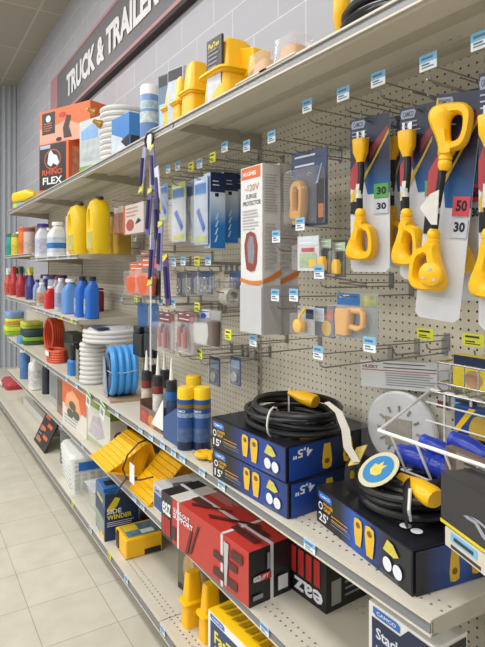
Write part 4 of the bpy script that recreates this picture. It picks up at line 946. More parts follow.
row = [(307, 106, 'w', 'between the surge protector boxes and the plug cards'), (271.5, 137, 'w', 'right above the front surge protector box'), (246.5, 146, 'w', 'just left of the surge protector boxes'), (224.5, 147, 'w', 'above the blue boxed packs'), (212.5, 157.5, 'y', 'above the dark blue boxed packs'),
       (199.5, 163.5, 'w', 'above the glossy bagged packs'), (191, 167, 'y', 'left of a blue one above the glossy bagged packs'), (177.5, 166, 'w', 'above the green topped bag'), (168, 169, 'w', 'above the narrow white bag'), (300, 224, 'w', 'beside the golden adapter pack at mid height'),
       (276, 236.5, 'w', 'on the side of the front surge protector box'), (319, 272, 'w', 'in front of the small adapter packs'), (275, 295, 'w', 'at the lower part of the front surge protector box'), (293.5, 295, 'w', 'at the lower part of the rear surge protector box'),
       (369.5, 344.5, 'w', 'below the peach adapter pack'), (318, 352.5, 'w', 'under the small yellow adapter packs'), (253, 340.5, 'w', 'under the surge protector boxes'), (228, 334.5, 'y', 'left of the slotted upright under the tape'), (199.5, 354, 'y', 'left of the two round blue blisters'),
       (197, 307, 'y', 'above the glove pack'), (173, 303.5, 'w', 'above the red tool packs'), (167, 304, 'y', 'beside a white one above the red tool packs'), (160.5, 303, 'w', 'under the orange shackle pack'), (188, 349.5, 'w', 'in front of the right red tool pack'), (178.5, 347, 'w', 'in front of the left red tool pack'),
       (208, 260.5, 'w', 'above the silver chain packs'), (197, 261, 'y', 'left of a white one above the silver chain packs'), (183, 261, 'w', 'second from the left above the silver chain packs'), (173.5, 262, 'w', 'leftmost above the silver chain packs'),
       (134.5, 238, 'w', 'under the white picture boxes beside the jug shelf'), (120, 241, 'w', 'in front of the narrow golden bottle'), (121, 297.5, 'w', 'on the back panel above the bottle shelf'), (135.5, 298.5, 'y', 'at the right end over the bottle shelf')]
for x, y, c, s in row:
    V = 1.0 if x > 240 else (1.02 if x > 150 else 1.16)
    small = x < 240
    tag_hook(x, y, V, ('yellow' if c == 'y' else 'blue and white')+' price tag '+s, 'wire hook with the price tag '+s, c, .042 if not small else .045, .038)
tag_hook(425, 334, 1.2, 'wide yellow price tag left of the chrome wire rack', 'wire hook with the wide yellow price tag', 'y', .055, .03)
tag_hook(473, 340, 1.2, 'wide yellow price tag above the chrome wire rack', 'wire hook above the chrome wire rack', 'y', .06, .032)
# tags in the shelf rails
def rail(x, V, z, s, col='w', w=.045, h=.026):
    U = U_of(x, V-.008)
    price_tag(Vector((V-.0075, U, z-.016)), ('yellow' if col == 'y' else 'blue and white')+' price tag in '+s, col, w, h)
for x, s in ((116.5, 'the middle shelf rail below the blue hose'), (140, 'the middle shelf rail left of the sealant tubes'), (150.5, 'the middle shelf rail under the sealant tubes'), (162, 'the middle shelf rail under the blue side panel'), (173, 'the middle shelf rail left of the front aerosol can'), (182, 'the middle shelf rail under the front aerosol can'), (201.5, 'the middle shelf rail under the small yellow fitting'), (221, 'the middle shelf rail under the far end of the stacked boxes'), (309, 'the middle shelf rail between the stacked and the 25 foot box')):
    rail(x, VM, ZM, s)
for x, s, c in ((11, 'the middle shelf rail at its far end', 'w'), (24, 'the middle shelf rail below the sponge packs', 'w'), (45, 'the middle shelf rail below the orange hose', 'w'), (66, 'the middle shelf rail below the air pump', 'w'), (76, 'the middle shelf rail below the white hose stack', 'w')): rail(x, VM, ZM, s, c)
for x, s, c in ((61, 'the lower shelf rail below the orange box', 'w'), (82, 'the lower shelf rail under the green and white box', 'w'), (142, 'the lower shelf rail left of the red box', 'w'), (134, 'the lower shelf rail under the black cord', 'w'), (264, 'the lower shelf rail right of the big yellow box', 'w')): rail(x, VL, ZL, s, c)
for x, s, c in ((72, 'the base rail below the white crate', 'y'), (90, 'the base rail left of the side winder box', 'w'), (109, 'the base rail under the side winder box, yellow one', 'y'), (125.5, 'the base rail below the yellow kit', 'w'), (162, 'the base rail near the bottom of the frame', 'w')): rail(x, VB, ZB, s, c)
for x, s, c in ((36, 'the bottle shelf rail at its left end', 'w'), (44, 'the bottle shelf rail under the red bottle', 'w'), (53, 'the bottle shelf rail under the clear bottle', 'w'), (61, 'the bottle shelf rail under the light blue jug', 'y'), (71, 'the bottle shelf rail under the blue bottles', 'y')): rail(x, JV, KZ, s, c, .05, .022)
for x, s, c in ((36, 'the jug shelf rail under the purple capped bottle', 'w'), (47, 'the jug shelf rail under the white jug', 'w'), (57, 'the jug shelf rail right of the white jug', 'w'), (68, 'the jug shelf rail under the left yellow jug', 'w')): rail(x, JV, JZ, s, c, .05, .02)
# hanging sale tags below the middle shelf
for x, y, s in ((88, 400, 'left of two'), (102, 411, 'right of two')):
    p = at(x, y, .872); t = thing('sale_tag', 'white and green sale tag hanging from the middle shelf, '+s, 'sale tag', p, 0, 'hanging sale tags', (0, R(12)))
    MB().box(-.04, .04, -.002, 0, -.042, .042).build('card', mat('#dfe4dc', .4), t, smooth=0)
    P = Print(t, .11, .0, .12); 
    MB().box(-.038, .038, -.003, -.002, .022, .038).build('green_band', GREEN, t, smooth=0); MB().box(-.025, .02, -.003, -.002, -.02, .01).build('lettering', PGREY, t, smooth=0)
# ------------------------------------------------------------- hanging cards with yellow plugs
GO = [(-.013, 0), (-.016, -.02), (-.026, -.045), (-.038, -.068), (-.044, -.088), (-.036, -.106), (-.012, -.112), (.016, -.113), (.036, -.108), (.047, -.092), (.048, -.065), (.044, -.036), (.034, -.018), (.013, -.010), (.012, 0)]
GI = [(.008, -.034), (.006, -.039), (.004, -.050), (.003, -.062), (.003, -.074), (.006, -.083), (.011, -.088), (.018, -.089), (.025, -.086), (.030, -.078), (.031, -.064), (.030, -.050), (.026, -.038), (.018, -.032), (.012, -.031)]
def dhandle(mb, c, s=1., side=1, yaw=0, down=True, hole=1):
    """flat moulded grip plug: narrow neck, wide foot and an open finger loop on one side"""
    k0 = len(mb.v)
    ringprism(mb, smooth_loop([(x*s*side, z*s) for x, z in GO]), smooth_loop([(x*s*side, z*s) for x, z in GI]), -.018*s, .018*s, soft=.55)
    mb.lathe([(.010*s, -.01*s), (.0145*s, -.004*s), (.0145*s, .006*s), (.012*s, .008*s), (.0145*s, .011*s), (.0145*s, .022*s), (.010*s, .03*s)], 14)
    M = Matrix.Translation(c) @ Matrix.Rotation(yaw, 4, 'Z') @ (Matrix.Identity(4) if down else Matrix.Diagonal((1, 1, -1, 1)))
    mb.xf(M, k0)
def plug_male(mb, c, s=1., mi=0):
    mb.loft([(0, .011*s, .010*s), (.012*s, .014*s, .013*s), (.03*s, .020*s, .017*s), (.062*s, .0245*s, .021*s), (.064*s, .0245*s, .021*s)], p=3.4) if False else None
    k0 = len(mb.v)
    mb.loft([(0, .011*s, .010*s), (.012*s, .015*s, .013*s), (.03*s, .0225*s, .018*s), (.07*s, .0245*s, .020*s), (.073*s, .023*s, .019*s)], p=3.4)
    mb.xf(Matrix.Translation(c), k0)
def grip_card(x0, x1, ytop, ybot, V, label, kind, lean=0):
    U0, U1 = U_of(x0, V), U_of(x1, V); W = U0-U1
    zt = EYE-(ytop-HY)*depth(U1, V)/F; zb = EYE-(ybot-HY)*depth(U0, V)/F; H = zt-zb
    yaw = 14
    W *= .86
    t = thing('plug_card', label, 'plug card', (V, U0, zb), yaw, 'long hanging cards with yellow plugs', (0, R(lean)))
    c = .012
    MB().prism([(0, c), (c, 0), (W-c, 0), (W, c), (W, H), (0, H)], 0, .002).build('backing_card', mat('#c9ccd2', .4), t, smooth=0)
    P = Print(t, W, .002, H)
    dk = blend('#2a5f9c', '#1c2340', 'Z', H*.5, H*.72, noise=0)
    P.poly('front', [(0, .56), (.3, .66), (.45, .50), (1, .50), (1, 1), (0, 1)], dk, 'printed_fade')
    P.poly('front', [(0, .55), (.0, .66), (.32, .80), (.36, .74), (.2, .52)], mat('#a8363a', .4, vary=.05), 'red_shape')
    P.poly('front', [(.5, .72), (.95, .88), (.97, .93), (.52, .80)], mat('#8c343c', .4, vary=.2), 'red_shape')
    P.poly('front', [(0, .50), (.55, .70), (.98, .90), (.99, .875), (.5, .655), (.06, .45)], mat('#c9a82a', .4), 'yellow_stripe')
    P.poly('front', [(.02, .96), (.06, .985), (.36, .985), (.40, .97), (.36, .935), (.05, .935)], mat('#9aa4bc', .4), 'logo_badge'); P.text('front', 'CAMCO', .08, .945, .26, .03, NAVY)
    P.lines('front', .05, .86, .91, .5, 3, mat('#aab0c4', .5, vary=0))
    gm = {'green': mat('#4f9a4c', .4), 'red': mat('#c4404a', .4)}[kind[0]]
    P.rect('front', .62, .47 if kind[0] == 'green' else .465, .98, .56 if kind[0] == 'green' else .55, gm, 'amp_field'); P.text('front', kind[1], .69, .49 if kind[0] == 'green' else .485, .24, .05, BLACK)
    P.rect('front', .62, .37, .98, .465 if kind[0] == 'green' else .455, mat('#b9bdc8', .4), 'amp_field'); P.text('front', kind[2], .69, .395, .24, .045, BLACK)
    P.rect('front', .02, .38, .2, .46, BLACK, 'amp_field')
    P.done()
    # the adapter itself
    top = H*.80
    cx = W*(kind[5] if len(kind) > 5 else .40)
    cab = [(cx, -.024, top), (cx+.002, -.026, H*.62), (cx-.002, -.028, H*.5), (cx-.004, -.024, H*.40)]
    MB().tube(cab, .0088, 10).build('cable', BLACK, t)
    MB().tube([(cx-.002, -.027, H*.56), (cx-.0035, -.028, H*.47)], .0098, 10).build('cable_label', mat('#c6c6c2', .4, vary=.3, scale=80), t)
    if kind[3] == 'male':
        mb = MB(); plug_male(mb, (cx, -.026, H*.70), .86); pl_ = mb.build('male_plug', YEL, t)
        g = MB()
        for dx, dy in ((-.009, 0), (.010, 0), (.0, .008)): g.box(cx+dx-.003, cx+dx+.003, -.026+dy-.001, -.026+dy+.001, H*.70+.062, H*.70+.084)
        g.build('prongs', CHROME, pl_, smooth=0)
        mb = MB(); dhandle(mb, (cx-.002, -.024, H*.335), .98, 1, yaw=kind[4]); mb.build('grip_socket', YEL, t, smooth=50)
    else:
        mb = MB(); dhandle(mb, (cx+.008, -.03, H*.715), 1.0, 1, yaw=.1, down=False); pl_ = mb.build('grip_plug', YEL, t, smooth=50)
        MB().box(cx-.02, cx-.016, -.04, -.036, H*.715+.1, H*.715+.125).build('prongs', TAN, pl_, smooth=0)
        mb = MB(); dhandle(mb, (cx-.004, -.024, H*.345), .97, -1, yaw=-.15)
        mb.lathe([(.025, 0), (.027, .004), (.027, .018), (.023, .022)], 20); k = len(mb.v)-20*4
        mb.xf(Matrix.Translation((cx+.012, -.038, H*.345-.07)) @ Matrix.Rotation(R(90), 4, 'X'), k); so_ = mb.build('grip_socket', YEL, t, smooth=50)
        s = MB()
        for dx, dz in ((-.012, -.008), (.012, -.01), (0, .012)): s.box(cx+.012+dx-.0035, cx+.012+dx+.0035, -.0612, -.060, H*.345-.07+dz-.003, H*.345-.07+dz+.003)
        s.build('socket_slots', LGREY, so_, smooth=0)
        MB().prism([(cx-.032, H*.49), (cx-.012, H*.55), (cx+.008, H*.57), (cx+.011, H*.42), (cx-.002, H*.42)], -.046, -.044).build('folded_tag', mat('#cfcdc6', .4, vary=.1, scale=40), t, smooth=0)
    h = hook(U0-W*.5, zt-.014, V-.02, 'wire hook carrying the '+label)
    return t
grip_card(389, 407, 112, 268, 1.17, 'rear blue and white plug card between the first and second plug card', ('green', '30', '30', 'male', 0))
grip_card(350, 388, 108, 272, 1.06, 'blue and white plug card with green 30 mark, farthest of the big plug cards', ('green', '30', '30', 'male', 0))
grip_card(399.5, 441, 96, 279, 1.06, 'blue and white plug card with green 30 mark, second from the surge protectors', ('green', '30', '30', 'male', -.25, .30))
grip_card(451, 482, 84, 300, 1.13, 'rear plug card with red 50 mark seen behind the nearest one', ('red', '50', '30', 'grip', 0))
grip_card(414, 459, 84, 316, 1.0, 'biggest nearest plug card with red 50 mark and two gripped yellow ends', ('red', '50', '30', 'grip', 0), lean=6)
grip_card(478, 520, 60, 330, 1.01, 'plug card cut by the right edge of the frame', ('red', '50', '30', 'male', -.3))

# ------------------------------------------------------------- surge protector boxes
def surge(x0, x1, V, ytop, ybot, d, label):
    U0, U1 = U_of(x0, V), U_of(x1, V); zt = EYE-(ytop-HY)*depth(U1, V)/F; zb = EYE-(ybot-HY)*depth(U1, V)/F
    W, H = U0-U1, zt-zb
    r, P = mkbox(Vector((V, U0, zb)), W, d, H, 0, 'surge_protector_box', label, 'box', mat('#c9c6c3', .4, vary=.03), 'hanging surge protector boxes')
    P.rect('front', 0, 0, 1, 1, mat('#d9dadb', .38), 'white_face')
    P.rect('front', .03, .925, .92, .995, mat('#cf6a32', .4), 'orange_block'); P.text('front', 'HUGHES', .1, .945, .62, .025, PW)
    gy = mat('#6a6a6e', .5, vary=0)
    P.text('front', '-120V', .2, .85, .66, .042, mat('#b08a70', .4, vary=0)); P.text('front', 'SURGE', .25, .806, .5, .028, gy); P.text('front', 'PROTECTOR', .12, .765, .82, .028, gy)
    P.lines('front', .1, .62, .73, .75, 7, mat('#a9a8aa', .5, vary=0))
    st_ = lambda pts: [(x, .37+(y-.335)*1.2) for x, y in pts]
    P.poly('front', st_([(.3, .345), (.22, .42), (.2, .47), (.3, .525), (.5, .535), (.7, .52), (.8, .46), (.76, .38), (.68, .34), (.5, .333)]), mat('#8c4436', .4), 'printed_unit')
    P.poly('front', st_([(.38, .38), (.34, .47), (.45, .515), (.62, .505), (.68, .43), (.62, .37)]), mat('#84838c', .4, vary=.3, scale=60), 'printed_unit')
    n = 8
    arc = [(i/n, .325-.035*math.sin(math.pi*(.15+.55*i/n))) for i in range(n+1)]
    P.poly('front', arc+[(x, y+.022) for x, y in arc[::-1]], mat('#cf7a2c', .4), 'orange_swoosh')
    arc = [(i/n, .297+.05*(i/n)**1.3) for i in range(n+1)]
    P.poly('right', arc+[(x, y+.026+.01*x) for x, y in arc[::-1]], mat('#c4702a', .4), 'orange_swoosh')
    P.rect('right', 0, 0, 1, .285, mat('#a8a5a6', .4), 'grey_field')
    P.rect('front', 0, 0, 1, .285, mat('#bfc0c3', .4), 'grey_field')
    q_ = mat('#a3a0a2', .5, vary=0); P.lines('right', .06, .72, .93, .75, 14, q_); P.lines('right', .06, .38, .64, .75, 12, q_); P.done()
    return r
surge(240.5, 262, .985, 163, 335, .072, 'tall white and orange surge protector box, front one of two')
surge(259, 279.3, 1.062, 163, 335, .078, 'tall white and orange surge protector box, rear one of two')

# ------------------------------------------------------------- smaller hanging packs
def pack(x0, x1, y0, y1, V, label, cardm, name='blister_pack', cat='blister pack', header=None, content=None, d=.03, yaw=0, shell=.05, group=None, hk=True, mk=None, bag=False):
    """card with a clear shell over its contents, hung on a hook; content(mb list) built by mk(t, W, H)"""
    U0, U1 = U_of(x0, V), U_of(x1, V); Um = (U0+U1)/2
    zt = EYE-(y0-HY)*depth(Um, V)/F; zb = EYE-(y1-HY)*depth(Um, V)/F; W, H = U0-U1, zt-zb
    t = thing(name, label, cat, (V, U0, zb), yaw, group)
    MB().box(0, W, 0, .0015, 0, H).build('backing_card', cardm, t, smooth=0)
    P = Print(t, W, .0015, H)
    if header: P.rect('front', .02, .74, .98, .99, header, 'header_print'); P.lines('front', .1, .8, .92, .6, 2, PW)
    if mk: mk(t, W, H, P)
    P.done()
    if shell: MB().loft([(H*.03, W*.47, d*.45, W/2, -d/2), (H*.06, W*.48, d*.5, W/2, -d/2), (H*.70, W*.48, d*.5, W/2, -d/2), (H*.74, W*.46, d*.4, W/2, -d/2)], p=7).build('clear_shell', clear(shell), t, smooth=30)
    if hk: hook(Um, zt-.01, V-d-.01 if V-d > .9 else V-.02, 'wire hook holding the '+label)
    return t
def m_dpull(col, s=1., fx=.4, side=1):
    def mk(t, W, H, P):
        mb = MB(); ss = min(W/.11, H*.6/.13)*s; dhandle(mb, (W*fx, -.018, H*.1+.135*ss-.02), ss*1.05, side); mb.build('grip_plug', mat(col, .4), t, bevel=.002)
    return mk
# golden adapter pack
def mk(t, W, H, P):
    b = MB(); GOo = smooth_loop([(-.026, .0), (-.032, .02), (-.027, .05), (-.03, .09), (-.02, .118), (.0, .125), (.022, .118), (.03, .09), (.028, .05), (.026, .02), (.02, 0), (0, -.004)]); GIi = smooth_loop([(-.006, .03), (-.008, .035), (-.009, .05), (-.009, .085), (-.006, .098), (0, .10), (.006, .098), (.010, .085), (.010, .05), (.008, .035), (.006, .03), (0, .028)])
    ringprism(b, [(W*.37+x, H*.08+z) for x, z in GOo], [(W*.37+x, H*.08+z) for x, z in GIi], -.04, -.008, soft=.5)
    b.loft([(H*.02, .02, .014, W*.34, -.02), (H*.1, .026, .014, W*.34, -.02)], p=4); b.build('grip_adapter', mat('#c8923c', .4), t)
    P.rect('front', .72, .03, .96, .6, DARK, 'side_print'); P.rect('front', .76, .1, .9, .28, mat('#c07a4c', .4, vary=.2, scale=40), 'side_print'); P.poly('front', [(.7, .55), (.84, .8), (.86, .8), (.75, .55)], PALEBLUE, 'side_print')
pack(291, 323, 150, 226, 1.08, 'clear pack with a golden loop-handled adapter right of the surge protectors', mat('#39435c', .35), header=mat('#3a4a70', .35), mk=mk, d=.045, yaw=6)
# trio of small packs
def mk(t, W, H, P):
    P.rect('front', .1, .1, .9, .5, mat('#9ab08a', .4, vary=.3, scale=60), 'printed_picture'); P.rect('front', .2, .55, .8, .66, RED, 'print'); P.rect('front', .55, .1, .9, .34, PYEL, 'print')
pack(297, 316, 236, 271, 1.0, 'white card pack with green picture, left of three small adapter packs', mat('#c9ced2', .35), header=mat('#c5ccd4', .35), mk=mk, group='three small adapter packs', hk=False, yaw=6)
def mk2(t, W, H, P):
    MB().loft([(H*.1, .012, .01, W*.5, -.014), (H*.36, .013, .011, W*.5, -.014), (H*.5, .008, .008, W*.5, -.014)], p=4).build('adapter', YEL, t); P.rect('front', .2, .45, .8, .75, DARK, 'print')
pack(320, 331, 239, 274, 1.03, 'slim pack with a yellow-tipped black plug, middle of three', mat('#55605a', .4), header=mat('#a4b59a', .4), mk=mk2, group='three small adapter packs', hk=False)
pack(334, 345, 242, 277, 1.05, 'slim pack with a yellow-tipped black plug, right of three', mat('#55605a', .4), header=mat('#a4b59a', .4), mk=mk2, group='three small adapter packs', hk=False)
t = thing('wire_basket', 'grey wire ledge under the three small adapter packs', 'wire ledge', at(300, 282, 1.0))
o0 = at(300, 282, 1.0); b = MB()
for (xa, ya, Va), (xb, yb, Vb) in (((316, 274, 1.0), (366, 284, 1.27)), ((338, 283, 1.1), (366, 286, 1.27)), ((345, 236, 1.1), (366, 238, 1.27))):
    pa, pb = at(xa, ya, Va)-o0, at(xb, yb, Vb)-o0; b.tube([(-pa.y, pa.x, pa.z), (-pb.y, pb.x, pb.z)], .0025, 6)
b.build('wires', STEEL, t)
# lower trio
def mk3(t, W, H, P):
    b = MB(); b.lathe([(.018, 0), (.02, .004), (.02, .02), (.014, .024)], 16); b.xf(Matrix.Translation((W*.42, -.01, H*.3)) @ Matrix.Rotation(R(90), 4, 'X')); b.tube([(W*.35, -.02, H*.35), (W*.5, -.02, H*.7), (W*.8, -.02, H*.95)], .0045, 6); b.build('adapter', YEL, t)
    P.rect('front', .5, .55, .95, .9, NAVY, 'print')
pack(297, 314, 306, 334, 1.02, 'pack with a yellow round fitting and strap, lower left group', mat('#a9b0b4', .35), mk=mk3, group='small adapter packs beside the surge protectors', d=.035, hk=False)
def mk4(t, W, H, P):
    P.rect('front', .05, .5, .5, .95, mat('#c8d0d8', .4, vary=.3, scale=60), 'print'); P.rect('front', .55, .55, .95, .95, mat('#a05a4a', .4, vary=.4, scale=60), 'print'); P.ell('front', .62, .3, .24, .26, mat('#cfa848', .4), 'print')
pack(314, 334, 307, 337, 1.05, 'small pack with several printed pictures left of the peach adapter', mat('#44587c', .35), mk=mk4, group='small adapter packs beside the surge protectors', hk=False)
def mk5(t, W, H, P):
    b = MB(); b.loft([(H*.08, .022, .015, W*.3, -.02), (H*.5, .028, .017, W*.32, -.02), (H*.66, .027, .017, W*.34, -.02)], p=4)
    b.tube([(W*.42, -.02, H*.62), (W*.72, -.02, H*.63), (W*.78, -.02, H*.55), (W*.77, -.02, H*.3), (W*.66, -.02, H*.24), (W*.4, -.02, H*.28)], .0085, 10); b.build('grip_adapter', mat('#d9a45c', .4), t, bevel=.002)
    P.rect('front', .02, .72, .58, .98, mat('#2f6db0', .35), 'header_print'); P.text('front', 'CAMCO', .08, .88, .25, .07, PW); P.rect('front', .6, .72, .96, .95, mat('#9a9a6a', .4, vary=.5, scale=50), 'header_print')
pack(336, 374, 293, 339, 1.06, 'pack with a peach-coloured loop-handled adapter under a blue header', mat('#8f9a9c', .35), mk=mk5, d=.05, yaw=5)
# white rv bags and blue boxed packs
for x0, x1, y0, y1, V, c, hc, lab in ((157.5, 167.5, 184, 222, 1.06, '#8fa5c6', '#7f9cc8', 'narrow light blue hanging bag, leftmost under the tags'), (171, 185, 183, 242, 1.04, '#c7ccd0', '#b9c06a', 'white and green hanging bag with a blue tool picture'), (186, 193, 181, 243, 1.07, '#b8c2cc', '#9fb0c4', 'pale narrow hanging bag left of the glossy one'), (193.5, 207, 177, 245, .985, '#b6c4d6', '#a8bcd6', 'glossy silver-blue hanging bag')):
    def mk(t, W, H, P, c=c):
        P.poly('front', [(.2, .5), (.4, .55), (.85, .25), (.7, .18)], BLUE, 'printed_tool'); P.rect('front', .1, .05, .9, .12, mat('#c5c84a', .4), 'print'); P.rect('front', .1, .74, .9, .9, mat('#5a7fb8', .4, vary=.3, scale=50), 'print')
    pack(x0, x1, y0, y1, V, lab, mat(c, .3, vary=.12, scale=25), name='hanging_bag', cat='bag', header=mat(hc, .35), mk=mk, d=.02, shell=.1, group='bags hanging in the centre section')
NB = mat('#1b2a52', .32)
for i, (x0, V, lab) in enumerate(((206, .995, 'front one of three blue and white boxed packs'), (219.5, 1.075, 'middle one of three blue and white boxed packs'), (232.5, 1.155, 'rear one of three blue and white boxed packs'))):
    U0 = U_of(x0-3, V); W = .055; zt = EYE-(174-HY)*depth(U0, V)/F+.01*i*0; H = .292-.012*i
    r, P = mkbox(Vector((V, U0, zt-H)), W, .066, H, 0, 'boxed_wiper', lab, 'box', mat('#b9c6d8', .35), 'blue and white boxed packs')
    P.rect('right', 0, .74, 1, 1, NB, 'navy_top'); P.rect('right', 0, 0, 1, .74, blend('#1f6cb4', '#c6d4e2', 'Z', H*.3, H*.66), 'printed_fade'); P.lines('right', .15, .83, .88, .5, 2, PW)
    P.rect('right', .3, .68, .55, .73, BLACK, 'print')
    for k in range(4): P.poly('right', [(.25+.02*k, .08+.1*k), (.38+.02*k, .08+.1*k), (.5+.02*k, .17+.1*k), (.42+.02*k, .17+.1*k)], mat('#a9cdea', .4, vary=0), 'printed_tool')
    P.rect('front', .05, .05, .95, .95, mat('#8fb0d6', .3, vary=.2, scale=20), 'printed_fade'); P.done()
    hook(U0-W/2, zt-.005+.02, .975+.085*i, 'wire hook holding the '+lab) if i == 0 else None
# silver chain packs
for x0, x1, y0, y1, V, c, k, lab in ((176, 185, 272, 296, 1.08, '#6d7482', 'chain', 'small clear pack with a silver shackle, leftmost of the chain packs'), (186, 196, 272, 294, 1.08, '#5b6478', 'chain', 'small clear pack with a silver clevis'), (198, 212, 271, 294, 1.07, '#3f5578', 'pins', 'clear pack with silver letters CAMCO on a blue card'), (213, 223, 271, 290, 1.08, '#b8a894', 'pins', 'small pack with a tan header above the tape roll'), (229, 240, 271, 295, 1.1, '#38507c', 'pins', 'dark blue pack left of the surge protector box')):
    def mk(t, W, H, P, k=k):
        b = MB()
        if k == 'chain':
            for j in range(3): b.tube([(W*.5+.012*math.cos(a), -.012-.002*j, H*(.2+.22*j)+.012*math.sin(a)) for a in [i*math.pi/5 for i in range(10)]], .0035, 6, closed=True)
        else:
            for j in range(3): b.tube([(W*(.25+.25*j), -.012, H*.12), (W*(.28+.25*j), -.012, H*.6)], .004, 6)
        b.build('hardware', CHROME, t)
        if c == '#3f5578': P.text('front', 'CAMCO', .1, .1, .8, .3, PW)
    pack(x0, x1, y0, y1, V, lab, mat(c, .4), name='hardware_pack', cat='hardware pack', mk=mk, d=.025, group='small silver hardware packs', shell=.06)
t = thing('tape_roll', 'grey roll of tape hanging below the silver hardware packs', 'tape roll', at(229.5, 297, 1.05))
MB().lathe([(.021, -.028), (.034, -.028), (.034, .028), (.021, .028), (.021, -.028)], 22, cap=False).xf(Matrix.Rotation(R(90), 4, 'Y')).build('tape', mat('#a5a49c', .4), t)
p = at(229.5, 297, 1.05); hook(p.y, p.z+.018, .985, 'wire hook through the grey roll of tape')
# shackle packs in orange
def mk(t, W, H, P):
    b = MB(); b.loft([(H*.1, W*.35, .02, W*.5, -.02), (H*.5, W*.42, .024, W*.5, -.02), (H*.62, W*.2, .015, W*.5, -.02)], p=3); b.build('orange_part', mat('#c9582c', .4, vary=.2, scale=20), t, bevel=.002)
    P.poly('front', [(.3, 0), (.95, .1), (1, .45), (.6, .5)], BLACK, 'black_shape')
pack(129, 148, 262, 296, 1.0, 'orange hitch lock pack above the black strap packs, left one', mat('#c8643c', .4), name='hitch_lock_pack', cat='hardware pack', header=mat('#cf6434', .4), mk=mk, d=.04, shell=.015, group='orange hitch lock packs')
pack(141, 160, 257, 299, .965, 'orange and black hitch lock pack, right one', mat('#2a2422', .4), name='hitch_lock_pack', cat='hardware pack', header=mat('#cf6434', .4), mk=mk, d=.04, shell=.015, group='orange hitch lock packs')
pack(140, 152, 250, 268, 1.12, 'dark pack with a copper stripe behind the orange hitch lock packs', mat('#3a2c26', .4), name='hitch_lock_pack', cat='hardware pack', header=mat('#b06a44', .4), d=.03, group='orange hitch lock packs')
# blue cards with black straps
for x0, x1, V, lab in ((137, 147, 1.03, 'blue-headed pack with black straps, left one under the hitch locks'), (148, 158, 1.03, 'blue-headed pack with black straps, right one under the hitch locks')):
    def mk(t, W, H, P):
        MB().box(W*.05, W*.95, -.03, -.002, -.10, H*.1).box(W*.2, W*.8, -.035, -.002, H*.12, H*.3).build('black_strap', BLACK, t, bevel=.006)
    pack(x0, x1, 303, 336, V, lab, mat('#2f5c94', .35, vary=.3, scale=25), name='strap_pack', cat='strap pack', mk=mk, shell=0, group='blue headed strap packs')
# red tools
for x0, x1, lab in ((158, 174, 'clear pack with red-handled tools, left of two'), (177, 195, 'clear pack with red-handled tools, right of two')):
    def mk(t, W, H, P):
        b = MB()
        for j, dx in enumerate((.3, .62)): b.tube([(W*dx, -.016, H*.12), (W*(dx+.03), -.02, H*.45), (W*(dx-.02), -.016, H*.62)], [.008, .010, .006], 8)
        b.build('red_tool', mat('#b0403e', .4), t); b = MB().tube([(W*.45, -.016, H*.5), (W*.5, -.016, H*.7)], .009, 8); b.build('dark_jaw', DARK, t)
    pack(x0, x1, 312, 352, 1.0, lab, mat('#978d8c', .35, vary=.2, scale=30), name='tool_pack', cat='tool pack', header=mat('#7e4a4a', .4), mk=mk, d=.04, shell=.07, group='red tool packs')
# glove pack
def mk(t, W, H, P):
    MB().loft([(H*.04, W*.26, .014, W*.36, -.018), (H*.3, W*.34, .018, W*.4, -.018), (H*.6, W*.32, .016, W*.4, -.018)], p=2.6).build('white_glove', mat('#c9cac8', .5), t)
    MB().loft([(H*.05, W*.16, .014, W*.78, -.012), (H*.7, W*.18, .016, W*.8, -.012)], p=3).build('brown_roll', mat('#5c483c', .5), t)
    P.rect('front', .1, .75, .55, .98, mat('#cdd4e0', .4), 'print'); P.ell('front', .3, .8, .12, .07, BLUE, 'print'); P.rect('front', .58, .72, .95, .98, mat('#a8aaa6', .4), 'print')
pack(196, 221, 309, 345, 1.03, 'pack with a white glove and a brown roll', mat('#8a8884', .4), name='glove_pack', cat='glove pack', mk=mk, d=.04, shell=.05)
for x0, x1, lab in ((208.5, 219.5, 'blue blister with a silver disc, left of two above the aerosol cans'), (229.5, 240, 'blue blister with a silver disc, right of two above the aerosol cans')):
    def mk(t, W, H, P):
        b = MB().lathe([(.02, 0), (.021, .006), (.018, .01)], 20); b.xf(Matrix.Translation((W*.5, -.002, H*.3)) @ Matrix.Rotation(R(90), 4, 'X')); b.build('silver_disc', mat('#b9bcc0', .3, .4), t)
        P.rect('front', .1, .6, .9, .9, mat('#8ea4c4', .4, vary=.3, scale=60), 'print')
    pack(x0, x1, 357, 385, 1.12, lab, mat('#2c4674', .35), name='disc_blister', mk=mk, d=.015, shell=.08, group='blue blisters with silver discs')
# picture boxes beside the jug shelf
for x0, x1, y0, y1, V, lab in ((123, 143, 201, 232, 1.0, 'white box with red robot picture beside the yellow jugs'), (141.5, 152, 203, 232, 1.06, 'narrow white box with a reddish picture right of the other one')):
    U0, U1 = U_of(x0, V), U_of(x1, V); zt = EYE-(y0-HY)*depth(U1, V)/F; zb = EYE-(y1-HY)*depth(U1, V)/F
    r, P = mkbox(Vector((V, U0, zb)), U0-U1, .06, zt-zb, 0, 'light_box', lab, 'box', mat('#c6bab6', .4), 'hanging white picture boxes')
    P.ell('front', .35, .3, .2, .2, mat('#a04a42', .4, vary=.3, scale=40), 'printed_picture'); P.poly('front', [(.6, .3), (.75, .5), (.9, .4), (.8, .35)], DARK, 'printed_picture'); P.lines('front', .15, .6, .85, .6, 3, mat('#b07a74', .4, vary=0)); P.rect('front', 0, 0, .08, 1, mat('#c65a3a', .4), 'print'); P.done()
    hook((U0+U1)/2, zt+.004, V-.01, 'wire hook holding the '+lab)
